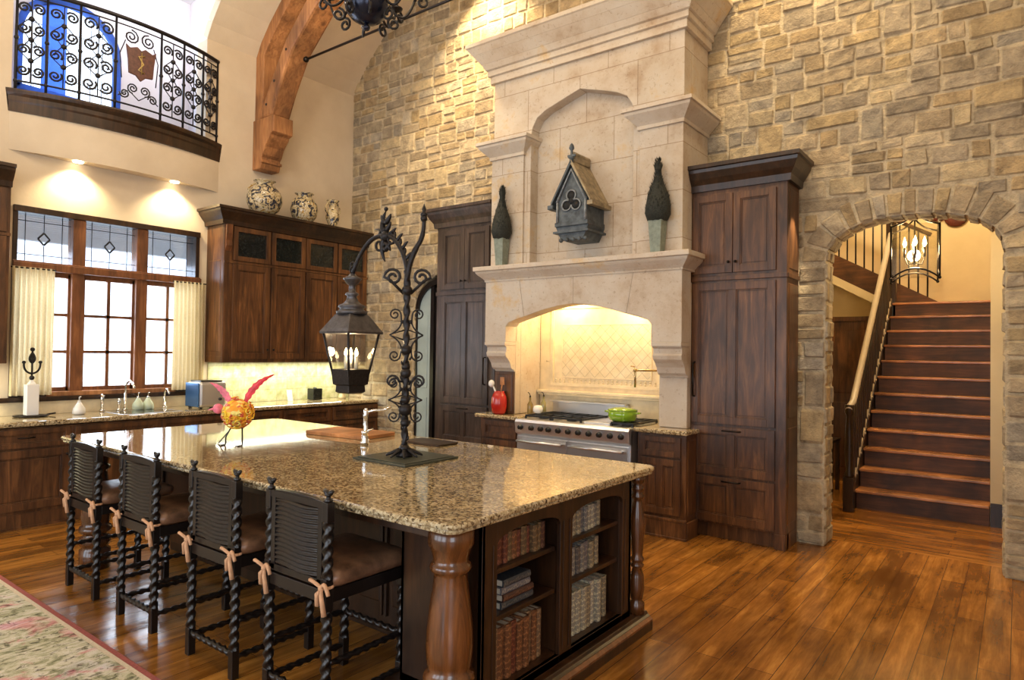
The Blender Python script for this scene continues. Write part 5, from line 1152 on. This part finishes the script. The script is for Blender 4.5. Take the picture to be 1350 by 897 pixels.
# ---------------------------------------------------------------- chairs
def twist_tube(mb, a, b, r=.021, n=10, pitch=60):
    a, b = Vector(a), Vector(b); L = (b - a).length; k = max(8, int(L / .0065)); mb.tube([a + (b - a) * i / k for i in range(k + 1)], r, n, twist=(pitch, .26)); return mb
def make_chair():
    t = thing('bar_chair', (0, 0, 0), 'x', 'chair'); W = .208; D = .43; s = .019
    for sx in (-1, 1):
        x = sx * W
        mb = MB(); mb.box(x - s, x + s, -s, s, .0, .14); twist_tube(mb, (x, 0, .135), (x, 0, .50)); mb.box(x - s, x + s, -s, s, .495, .635)
        twist_tube(mb, (x, 0, .63), (x, 0, .875)); mb.box(x - s, x + s, -s, s, .87, .955)
        mb.build('back_post', M['ebony'], t, bev=.003)
        mb = MB(); mb.lathe([(.016, .955), (.02, .962), (.010, .97), (.009, .978), (.018, .985), (.012, .992)], (x, 0, 0), 10)
        for d in (-1, 1): mb.tube([(x, 0, .982), (x + d * .014, 0, .995), (x + d * .028, 0, 1.002)], [.011, .012, .008], 6)
        mb.build('finial', M['ebony'], t)
        mb = MB(); mb.box(x - s, x + s, D - s, D + s, 0, .14); twist_tube(mb, (x, D, .135), (x, D, .50)); mb.box(x - s, x + s, D - s, D + s, .495, .585); mb.build('front_leg', M['ebony'], t, bev=.003)
        mb = MB(); twist_tube(mb, (x, s, .10), (x, D - s, .10), .014); mb.build('stretcher', M['ebony'], t)
        mb = MB(); twist_tube(mb, (x, s, .27), (x, D - s, .27), .013); mb.build('stretcher', M['ebony'], t)
    mb = MB(); twist_tube(mb, (-W + s, 0, .115), (W - s, 0, .115), .015); mb.build('stretcher', M['ebony'], t)
    mb = MB(); twist_tube(mb, (-W + s, D, .27), (W - s, D, .27), .014); mb.build('stretcher', M['ebony'], t)
    mb = MB(); mb.box(-W + s, W - s, -.014, .014, .53, .585); mb.box(-W + s, W - s, D - .014, D + .014, .53, .585)
    for sx in (-1, 1): mb.box(sx * W - .014, sx * W + .014, s, D - s, .53, .585)
    mb.build('seat_rail', M['ebony'], t, bev=.003)
    mb = MB(); mb.box(-W + s + .004, -W + s + .034, -.014, .014, .60, .945); mb.box(W - s - .034, W - s - .004, -.014, .014, .60, .945)
    mb.box(-W + s, W - s, -.016, .016, .925, .955); mb.box(-W + s, W - s, -.014, .014, .595, .625)
    mb.prism([(-W + s, .955)] + [(-W + s + (2 * W - 2 * s) * i / 10, .955 + .010 * sin(pi * i / 10)) for i in range(1, 10)] + [(W - s, .955)], -.014, .014); mb.build('back_frame', M['ebony'], t, bev=.003)
    mb = MB(); x0, x1 = -W + s + .032, W - s - .032; n = 12; rows = 15; v = []; f = []
    for j in range(rows * 4 + 1):
        z = .625 + .30 * j / (rows * 4)
        for i in range(n + 1):
            u = i / n; v.append((x0 + (x1 - x0) * u, -.002 - .012 * abs(sin(pi * j / 4)) - .01 * sin(pi * u) + .003 * sin(i * 3.1 + j * .9), z + .004 * sin(u * 7)))
    m_ = n + 1
    for j in range(rows * 4):
        for i in range(n): f.append((j * m_ + i, j * m_ + i + 1, (j + 1) * m_ + i + 1, (j + 1) * m_ + i))
    o = len(v); v += [(a, b + .01, c) for a, b, c in v]; f += [tuple(q + o for q in g[::-1]) for g in f]
    mb.add(v, f, 0, True); mb.build('woven_back', M['ebony'], t, recalc=False)
    mb = MB(); n = 16; v = []; f = []
    for k, (e, z) in enumerate([(-.010, .586), (.014, .598), (.022, .622), (.016, .645), (-.02, .664), (-.08, .673), (-.16, .675)]):
        for p in rrect(-W - .015 - e, W + .015 + e, .02 - e, D + .03 + e, max(.02, .05 + e * .4)): v.append((p[0], p[1], z + .002 * sin(p[0] * 60)))
    m_ = len(rrect(0, 1, 0, 1, .1))
    for k in range(6):
        for i in range(m_): j = (i + 1) % m_; f.append((k * m_ + i, k * m_ + j, (k + 1) * m_ + j, (k + 1) * m_ + i))
    f.append(tuple(range(m_))[::-1]); f.append(tuple(range(6 * m_, 7 * m_))); mb.add(v, f, 0, True); mb.build('seat_cushion', M['leather'], t)
    for sx in (-1, 1):
        x = sx * W; mb = MB()
        mb.tube([(x + .024 * cos(a * pi / 6), .024 * sin(a * pi / 6), .60) for a in range(13)], .007, 6, flat=1.0)
        for d in (-1, 1): mb.tube(arc((x, -.026, .60), (x + d * .045, -.05, .645 + .01 * d), (x + d * .062, -.04, .605 - .02 * d), 8), .0085, 6)
        for d, l in ((-1, .075), (1, .11)): mb.tube([(x, -.026, .60), (x + d * .014, -.04, .575), (x + d * .022, -.03, .60 - l)], [.006, .010, .012], 6)
        mb.ball((x, -.030, .60), .014, 6); mb.build('tie', M['ribbon'], t)
    return t
proto = make_chair()
for i, (x, lab) in enumerate([(-4.83, 'farthest of the four dark barley-twist chairs, at the left end of the island'), (-4.055, 'second chair from the left in the row along the island'), (-3.225, 'third chair from the left in the row along the island'), (-2.52, 'nearest and rightmost barley-twist chair, beside the big island column')]):
    c = proto if i == 0 else copy_tree(proto); c.location = (x, 1.775, 0); c['label'] = 'dark carved wood counter chair with tan ties, ' + lab.split(' barley')[0] if i == 99 else lab; c['group'] = 'twisted-post chairs along the island'

# ---------------------------------------------------------------- lantern post on the island
PX, PY, PZ = -2.945, 2.81, .9405
p = thing('lantern_post', (PX, PY, PZ), 'tall black wrought iron post with scrolls on a square plate on the island', 'lamp post')
mb = MB(); mb.box(PX - .235, PX + .215, PY - .20, PY + .25, PZ, PZ + .012); mb.box(PX - .215, PX + .195, PY - .18, PY + .23, PZ + .012, PZ + .018); mb.build('base_plate', plain('dark_green_slab', (.05, .055, .04), .35, var=.4), p, bev=.003)
mb = MB(); mb.lathe([(.05, .018), (.055, .03), (.03, .05), (.035, .07), (.024, .09)], (PX, PY, PZ), 12)
for k in range(8):
    a = k * pi / 4; u = Vector((cos(a), sin(a), 0)); mb.tube(arc(Vector((PX, PY, PZ + .06)) + u * .03, Vector((PX, PY, PZ + .04)) + u * .08, Vector((PX, PY, PZ + .025)) + u * .11, 6), [.012, .012, .011, .010, .009, .007, .004], 6)
mb.build('leafy_foot', M['iron'], p)
mb = MB(); mb.tube([(PX, PY, PZ + .05 + i * .0095) for i in range(116)], .018, 10, twist=(38, .28)); mb.build('twisted_shaft', M['iron'], p)
ux, uz_ = Vector((.75, .66, 0)).normalized(), Vector((0, 0, 1))
mb = MB()
for z, r in ((PZ + .22, .030), (PZ + .30, .042), (PZ + .36, .030), (PZ + .52, .034), (PZ + .56, .028), (PZ + .66, .034), (PZ + 1.02, .034)): mb.ball((PX, PY, z), r, 6)
for i in range(18):
    a = i * 2.4; z = PZ + .12 + i * .03; u = Vector((cos(a), sin(a), 0)); c0 = Vector((PX, PY, z)); mb.tube(arc(c0 + u * .02, c0 + u * .035 + uz_ * .01, c0 + u * .03 + uz_ * .025, 4), [.007, .007, .006, .005, .002], 5)
mb.build('iron_leaves', M['iron'], p)
P0 = Vector((PX, PY, PZ))
for sg in (-1, 1):
    w = ux * sg
    for (z0, rr, h) in ((.64, .042, .20), (.27, .040, .16)):
        mb = MB()
        zc_ = z0 + h * .55; pt = P0 + uz_ * zc_ + w * .10
        for q in (1, -1):
            c_ = P0 + uz_ * (zc_ + q * h * .62) + w * .070
            mb.tube(arc(pt, P0 + uz_ * (zc_ + q * h * .16) + w * .035, P0 + uz_ * (zc_ + q * h * .40) + w * .03, 6) + spiral(c_ , .036, .008, pi, -1.5 * q, w, uz_, 18), .005, 6)
            mb.ball(P0 + uz_ * (zc_ + q * h * .40) + w * .026, .012, 6)
        mb.tube([P0 + uz_ * (zc_ + .03) + w * .012, pt, P0 + uz_ * (zc_ - .03) + w * .012], .005, 5); mb.build('side_scroll', M['iron'], p)
    mb = MB(); c0 = P0 + uz_ * 1.10; mb.tube([P0 + uz_ * 1.0 + w * .02, c0 + w * .10 - uz_ * .02] + spiral(c0 + w * .085, .055, .012, 0, 1.5, w, uz_, 18), .009, 6)
    mb.build('side_scroll', M['iron'], p)
    mb = MB(); mb.tube([P0 + uz_ * .47 + w * .01, P0 + uz_ * .47 + w * .04] + spiral(P0 + uz_ * .47 + w * .08, .04, .01, pi, -1.4, w, uz_, 16), .007, 6); mb.build('side_scroll', M['iron'], p)
# fork: tall finial branch to the right, lantern arm to the left; the arms lie across the island
Q = P0 + uz_ * 1.10; ur = Vector((.80, .60, 0))
mb = MB(); mb.tube([Q - uz_ * .02] + arc(Q, Q + ur * .01 + uz_ * .12, Q + ur * .075 + uz_ * .22, 8) + arc(Q + ur * .075 + uz_ * .22, Q + ur * .10 + uz_ * .28, Q + ur * .095 + uz_ * .36, 6)[1:], [.018] * 8 + [.015] * 4 + [.012] * 4, 8)
e = Q + ur * .095 + uz_ * .36; mb.ball(e, .022, 8); mb.lathe([(.018, .01), (.024, .025), (.01, .04), (.014, .055), (.002, .09)], e, 8); mb.build('finial_branch', M['iron'], p)
ul = Vector((-.80, -.60, 0)) * .0 + Vector((-1, 0, 0))
LT = Vector((-3.445, 2.80, 2.015))
mb = MB(); pts = arc(Q + uz_ * .02, Q + ul * .03 + uz_ * .20, Q + ul * .16 + uz_ * .265, 8) + arc(Q + ul * .16 + uz_ * .265, Q + ul * .38 + uz_ * .33, Vector((LT.x, LT.y, LT.z + .07)), 12)[1:]
mb.tube(pts, .014, 8); mb.build('lantern_arm', M['iron'], p)
mb = MB(); c0 = Q + ul * .20 + uz_ * .27
for dz, sg in ((.0, 1), (.0, -1)):
    mb.tube(arc(c0, c0 + uz_ * .08 * sg + ul * .06, c0 + uz_ * .16 * sg, 6), [.016, .018, .02, .016, .012, .010, .003], 6)
mb.ball(c0 + uz_ * .17, .014, 6); mb.ball(c0, .034, 6); [mb.tube(arc(c0 + uz_ * zz_ , c0 + uz_ * (zz_ + .03 * g_) + ul * .035 * d_, c0 + uz_ * (zz_ + .055 * g_) + ul * .045 * d_, 4), [.016, .017, .014, .010, .005], 6) for d_ in (-1, 1) for zz_, g_ in ((.03, 1), (.08, 1), (-.04, -1), (-.09, 1))]; mb.tube(spiral(c0 + ul * .06 - uz_ * .05, .05, .012, pi / 2, 1.3, ul, uz_, 14), .009, 6); mb.tube(spiral(c0 - ul * .06 - uz_ * .02, .045, .012, pi / 2, -1.3, ul, uz_, 14), .009, 6)
for k in range(10): a = pts[2 + k]; mb.tube(arc(a, a + Vector((.02, .02, .05)), a + Vector((.045 * (-1) ** k, .01, .05)), 4), [.010, .011, .010, .007, .003], 5)
mb.build('leaf_spray', M['iron'], p)
h = thing('hanging_lantern', (LT.x, LT.y, LT.z - .74), 'pewter street lantern with lit candle bulbs hanging from the island post', 'lantern')
zb = LT.z - .70; rt = radians(0)
def sq(r, z): return [(LT.x + r * sx, LT.y + r * sy, z) for sx, sy in ((-1, -1), (1, -1), (1, 1), (-1, 1))]
def taper(mb, rs):
    rows = [sq(r, z) for r, z in rs]
    for a, b in zip(rows, rows[1:]): mb.add(a + b, [(0, 1, 5, 4), (1, 2, 6, 5), (2, 3, 7, 6), (3, 0, 4, 7)])
    mb.add(rows[0], [(3, 2, 1, 0)]); mb.add(rows[-1], [(0, 1, 2, 3)])
mb = MB(); taper(mb, [(.10, zb + .385), (.142, zb + .385), (.145, zb + .398), (.130, zb + .42), (.082, zb + .50), (.07, zb + .515)]); mb.build('roof', M['pewter'], h, bev=.003)
mb = MB(); mb.lathe([(.085, .51), (.098, .515), (.10, .53), (.085, .535), (.075, .55), (.088, .558), (.085, .57), (.06, .58), (.04, .60), (.03, .63), (.045, .64), (.04, .65), (.022, .66), (.022, .70), (.035, .71), (.055, .735), (.06, .745), (.03, .76), (.015, .78)], (LT.x, LT.y, zb), 20); mb.build('chimney_cap', M['pewter'], h)
mb = MB(); mb.tube([(LT.x, LT.y, zb + .77), (LT.x, LT.y, zb + .83)], .007, 6); mb.tube([(LT.x + .022 * cos(a * pi / 5), LT.y, zb + .83 + .022 * sin(a * pi / 5)) for a in range(11)], .006, 6)
mb.tube([(LT.x, LT.y + .02 * cos(a * pi / 5), zb + .80 + .022 * sin(a * pi / 5)) for a in range(11)], .005, 6); mb.build('hook', M['iron'], h)
mb = MB()
for (sx, sy) in ((-1, -1), (1, -1), (1, 1), (-1, 1)): mb.tube([(LT.x + sx * .125, LT.y + sy * .125, zb + .39), (LT.x + sx * .076, LT.y + sy * .076, zb + .10)], .008, 6)
mb.build('frame', M['iron'], h)
for k in range(4):
    a, b = sq(.121, zb + .385), sq(.086, zb + .15); j = (k + 1) % 4; mb = MB(); mb.add([b[k], b[j], a[j], a[k]], [(0, 1, 2, 3)]); mb.build('pane', M['lantern_glass'], h)
mb = MB(); taper(mb, [(.055, zb + 0), (.068, zb + .01), (.065, zb + .05), (.08, zb + .06), (.089, zb + .155), (.05, zb + .16)]); mb.build('base_cup', M['iron'], h, bev=.003)
for k in range(3):
    a = k * 2.1 + .4; x, y = LT.x + .038 * cos(a), LT.y + .038 * sin(a)
    mb = MB(); mb.lathe([(.011, .16), (.011, .24)], (x, y, zb), 8); mb.build('candle', M['white'], h)
    mb = MB(); mb.lathe([(.004, .24), (.013, .256), (.009, .274), (.001, .295)], (x, y, zb), 8); mb.build('bulb', M['bulb'], h)

# ---------------------------------------------------------------- things on the island
t = thing('bar_tap', (-3.70, 3.15, .94), 'small curved steel prep tap on the island beside the cutting board', 'tap')
mb = MB(); mb.lathe([(.03, 0), (.028, .02), (.016, .03), (.015, .17), (.02, .18), (.018, .22), (.012, .24)], (-3.70, 3.15, .9405), 16); mb.build('base', M['chrome'], t)
mb = MB(); mb.tube([(-3.70, 3.15, 1.15), (-3.66, 3.18, 1.165), (-3.60, 3.23, 1.17), (-3.56, 3.26, 1.195)], .010, 8); mb.build('spout', M['chrome'], t)
mb = MB(); mb.lathe([(.026, 0), (.028, .02), (.024, .03), (.022, .08), (.028, .09), (.01, .10)], (-3.60, 3.06, .9405), 16); mb.tube([(-3.60, 3.06, 1.03), (-3.56, 3.10, 1.05)], .006, 6); mb.build('handle', M['chrome'], t)
mb = MB(); c, s = cos(radians(6)), sin(radians(6)); q = rrect(-.31, .31, -.18, .18, .03)
mb.prism([(-4.10 + x * c - y * s, 3.34 + x * s + y * c) for x, y in q], .9405, .968, 'z'); tag(mb.build('cutting_board', M['board'], bev=.005), 'flat wooden cutting board lying on the far side of the island', 'board')
mb = MB(); mb.prism([(-3.33 + x * .6, 3.42 + y * .6) for x, y in q], .9405, .955, 'z'); tag(mb.build('wooden_tray', M['dark_wood'], bev=.004), 'small dark tray on the island behind the iron post', 'tray')
RB0 = Vector((-4.20, 2.46, .9405)); rv = Vector((.795, .606, 0))
r_ = thing('bird_figurine', RB0, 'orange and yellow wire bird figurine with red wing feathers on the island', 'figurine')
mb = MB(); mb.ball(RB0 + Vector((0, 0, .22)), .10, 14, .92)
for k in range(26):
    a, b = random.random() * 6.28, random.uniform(-1, 1); n = Vector((cos(a) * sqrt(1 - b * b), sin(a) * sqrt(1 - b * b), b)); u = n.orthogonal().normalized(); w = n.cross(u)
    mb.tube(spiral(RB0 + Vector((0, 0, .22)) + n * .105, .028, .006, 0, 1.3, u, w, 10), .005, 5)
mb.build('body', M['bird'], r_)
for sg, L, mt, lean in ((1, .24, 'feather', 1.0), (-1, .17, 'feather_pink', .9)):
    mb = MB(); base = RB0 + Vector((0, 0, .27)) + rv * (.045 * sg)
    tip = base + rv * sg * L * .84 + Vector((0, 0, L * .88)); m2 = base + rv * sg * L * .22 + Vector((0, 0, L * .65)); pts = arc(base, m2, tip, 14)
    v = []; 
    for i, q in enumerate(pts):
        w = .017 * (sin(pi * (i / 14) ** .7) + .15) if i < 14 else .002
        d = (pts[min(i + 1, 14)] - pts[max(i - 1, 0)]).normalized(); nn = d.cross(Vector((-.606, .795, 0))).normalized(); e = Vector((-.606, .795, 0)) * .007
        w2 = w * (1 + .35 * (i % 2)); v += [q - nn * w2 - e * .3, q + e, q + nn * w2 - e * .3, q - e]
    f = [(4 * i + k, 4 * i + (k + 1) % 4, 4 * i + 4 + (k + 1) % 4, 4 * i + 4 + k) for i in range(14) for k in range(4)]; mb.add(v, f); mb.build('wing_feather', M[mt], r_)
mb = MB(); hd_ = RB0 + rv * -.10 + Vector((0, 0, .245)); mb.ball(hd_ - rv * .03, .035, 8); mb.tube([hd_ - rv * .05, hd_ - rv * .10 - uz_ * .01], [.012, .002], 6); mb.build('head', M['feather_pink'], r_)
for sg in (-1, 1):
    mb = MB(); b0 = RB0 + rv * .035 * sg + Vector((0, 0, .13)); ft = RB0 + rv * .045 * sg + Vector((.02 * sg, -.02, .004)); mb.tube([b0, ft + uz_ * .05, ft], .005, 6)
    for a in (-.6, 0, .6): mb.tube([ft, ft + Vector((.045 * cos(a - 1.2), .045 * sin(a - 1.2), -.0))], .004, 5)
    mb.build('leg', M['bronze'], r_)
mb = MB(); mb.tube([RB0 + rv * -.01 + uz_ * .15, RB0 + rv * -.04 + Vector((-.12, -.02, 0)) + uz_ * .004], .004, 5); mb.build('tail_wire', M['bronze'], r_)

# ---------------------------------------------------------------- rug
t = thing('floral_rug', (-4.2, -.2, 0), 'large cream, green and pink floral rug with a red edge, lower left corner', 'rug')
RX = (-6.7, -1.6, -1.9, 1.545)
mb = MB(); mb.box(RX[0], RX[1], RX[2], RX[3], .0, .010); mb.build('red_border', M['rug_red'], t, bev=.003)
mb = MB(); mb.box(RX[0] + .05, RX[1] - .05, RX[2] + .05, RX[3] - .032, .010, .0115); mb.build('cream_stripe', M['rug_cream'], t)
mb = MB(); mb.box(RX[0] + .085, RX[1] - .085, RX[2] + .085, RX[3] - .058, .0115, .013); mb.build('floral_field', M['rug'], t)

# door leaf in the small arched doorway
dl = thing('arched_door', (-5.85, 6.2, 0), 'pale grey-blue arched door in the small stone doorway left of the tall cabinet', 'door')
A3 = archpts(DX0 + .02, DX1 - .0, 2.13, .38, p=2.0)
mb = MB(); A4 = archpts(DX0 + .07, DX1 - .05, 2.11, .33, p=2.0)
for i in range(len(A3) - 1):
    mb.add([(q[0], y, q[1]) for y in (YW + .0, YW + .10) for q in (A3[i], A3[i + 1], A4[i + 1], A4[i])], [(0, 1, 2, 3), (4, 7, 6, 5), (0, 4, 5, 1), (2, 6, 7, 3)])
mb.box(DX0 + .02, DX0 + .04, YW + .01, YW + .10, 0, 2.13); mb.box(DX1 - .05, DX1, YW + .0, YW + .10, 0, 2.13); mb.build('frame', M['ebony'], dl)
mb = MB(); hx_ = -5.96; lf = [q for q in A4 if q[0] < hx_]; mb.prism([(DX0 + .04, 0.0), (DX0 + .04, 2.11)] + lf[1:] + [(hx_, lf[-1][1] + .02), (hx_, 0.0)], YW + .03, YW + .06); mb.build('leaf', M['teal_paint'], dl)
mb = MB(); mb.box(hx_, hx_ + .06, YW + .02, YW + .07, 0, 2.45); mb.box(hx_ + .06, DX1, YW + .05, YW + .07, 0, 2.4); mb.build('dark_gap', M['ebony'], dl)  # dark boards stand in for the shaded gap beyond the pale leaf
mb = MB(); mb.box(DX0 + .09, hx_ - .05, YW + .022, YW + .031, .2, 1.0); mb.box(DX0 + .09, hx_ - .05, YW + .022, YW + .031, 1.12, 2.05); mb.build('panel', M['teal_paint'], dl, bev=.006)
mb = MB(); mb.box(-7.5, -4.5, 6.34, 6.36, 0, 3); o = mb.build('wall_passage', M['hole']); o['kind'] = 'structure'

# little table with a lamp under the upper flight
t = thing('table_lamp', (-1.95, 8.6, .62), 'small lit lamp glimpsed low left of the stairs', 'lamp')
mb = MB(); mb.lathe([(.05, 0), (.05, .01), (.02, .03), (.035, .08), (.012, .13)], (-1.95, 8.6, .621), 14); mb.build('base', M['bronze'], t)
mb = MB(); mb.lathe([(.09, .13), (.05, .26)], (-1.95, 8.6, .621), 18); mb.build('lamp_shade', emis('lit_shade', (1, .8, .55), 3), t)
t = thing('side_table', (-1.95, 8.6, 0), 'small dark side table under the lamp, left of the stairs', 'table')
mb = MB(); mb.box(-2.2, -1.7, 8.4, 8.8, .59, .62); mb.build('table_top', M['dark_wood'], t)
for x in (-2.17, -1.73):
    for y in (8.43, 8.77): mb = MB(); mb.box(x - .02, x + .02, y - .02, y + .02, 0, .59); mb.build('leg', M['dark_wood'], t)

# ---------------------------------------------------------------- light
def light(kind, name, loc, power, col=(1, .78, .5), rot=(0, 0, 0), size=.1, sy=None, spot=None, blend=.6):
    l = bpy.data.lights.new(name, kind); l.energy = power; l.color = col; o = bpy.data.objects.new(name, l); COL.objects.link(o); o.location = loc
    if kind == 'AREA':
        l.size = size
        if sy: l.shape = 'RECTANGLE'; l.size_y = sy
    else: l.shadow_soft_size = size
    if kind == 'SPOT': l.spot_size = radians(spot); l.spot_blend = blend
    if isinstance(rot, Vector): o.rotation_euler = (rot - Vector(loc)).to_track_quat('-Z', 'Y').to_euler()
    else: o.rotation_euler = rot
    return o
w = bpy.data.worlds.new('sky'); bpy.context.scene.world = w; w.use_nodes = True
bg = w.node_tree.nodes['Background']; bg.inputs[0].default_value = (.80, .90, 1.0, 1); bg.inputs[1].default_value = 2.6
DAY = (.78, .88, 1.0)
for a, b in FW: light('AREA', 'daylight', ((a + b) / 2, YF - .03, 1.85), 45, DAY, (radians(90), 0, 0), b - a - .1, 3.0)
light('AREA', 'daylight', (XR - .02, -1.4, 1.9), 55, DAY, (0, radians(90), 0), 2.9, 2.3)
light('AREA', 'window_daylight', (XW - .3, 3.0, 1.85), 70, DAY, (0, radians(-90), 0), 1.4, 1.7)
light('AREA', 'loft_daylight', (LX - .15, Wc, 4.95), 50, (.6, .78, 1), (0, radians(-90), 0), 1.1, .9)
light('POINT', 'loft_fill', (-8.0, 3.6, 5.6), 14, (.95, .95, 1), size=.2)  # unseen fill added to brighten the loft walls
# added warm fill with no fixtures, plus cornice spots washing the stone wall
for x, y, z, e in ((-5.3, 4.9, 5.9, 230), (-1.0, 4.6, 6.2, 110), (-3.4, 4.2, 6.4, 60)):
    light('SPOT', 'wall_fill_spot', (x, y, z), e, (1, .76, .45), Vector((x, 6.1, 3.2)), .06, spot=75)  # fill added towards the stone wall
light('SPOT', 'cornice_spot', (-5.0, 5.55, 6.2), 330, (1, .76, .42), Vector((-5.0, 6.08, 4.3)), .05, spot=95)
light('SPOT', 'cornice_spot', (-1.8, 5.55, 6.2), 240, (1, .76, .42), Vector((-1.9, 6.08, 4.4)), .05, spot=85)
for x, y in ((-5.6, .8), (-2.6, .4), (-.4, 2.5), (-3.0, 2.9), (-5.5, 3.2)): light('POINT', 'warm_fill', (x, y, 5.3), 52, (1, .82, .58), size=.25)  # general room fill, added without any hanging lamps
for y in (2.60, 3.55): light('SPOT', 'balcony_spot', (XW + .11, y, 3.40), 48, (1, .82, .5), Vector((XW + .02, y, 1.5)), .03, spot=125, blend=.7)
light('AREA', 'undercabinet_lamp', (-7.32, 5.0, 1.42), 17, (.98, .97, .74), (0, 0, 0), .1, 1.9)
light('AREA', 'undercabinet_lamp', (-7.32, 1.5, 1.42), 8, (1, .92, .66), (0, 0, 0), .1, .8)
for x in (-3.8, -3.0): light('POINT', 'hood_lamp', (x, 5.85, 2.15), 15, (1, .74, .38), size=.05)
light('POINT', 'lantern_light', (LT.x, LT.y, zb + .30), 6, (1, .75, .45), size=.03)
light('POINT', 'hall_lantern_light', (LC.x, LC.y, LC.z), 60, (1, .74, .40), size=.06)
light('POINT', 'hall_fill', (-1.2, 9.6, 4.9), 170, (1, .78, .45), size=.2)  # fill with no visible fixture, brightens the hall plaster
light('SPOT', 'streak_spot', (-1.30, 5.80, 3.0), 60, (1, .84, .6), Vector((-1.51, 5.86, 2.45)), .01, spot=40)  # added spot imitating a streak of daylight on the cabinet side

sc_ = bpy.context.scene
sc_.view_settings.view_transform = 'Standard'; sc_.view_settings.look = 'None'; sc_.view_settings.gamma = 1; sc_.view_settings.use_curve_mapping = False
sc_.view_settings.exposure = .30
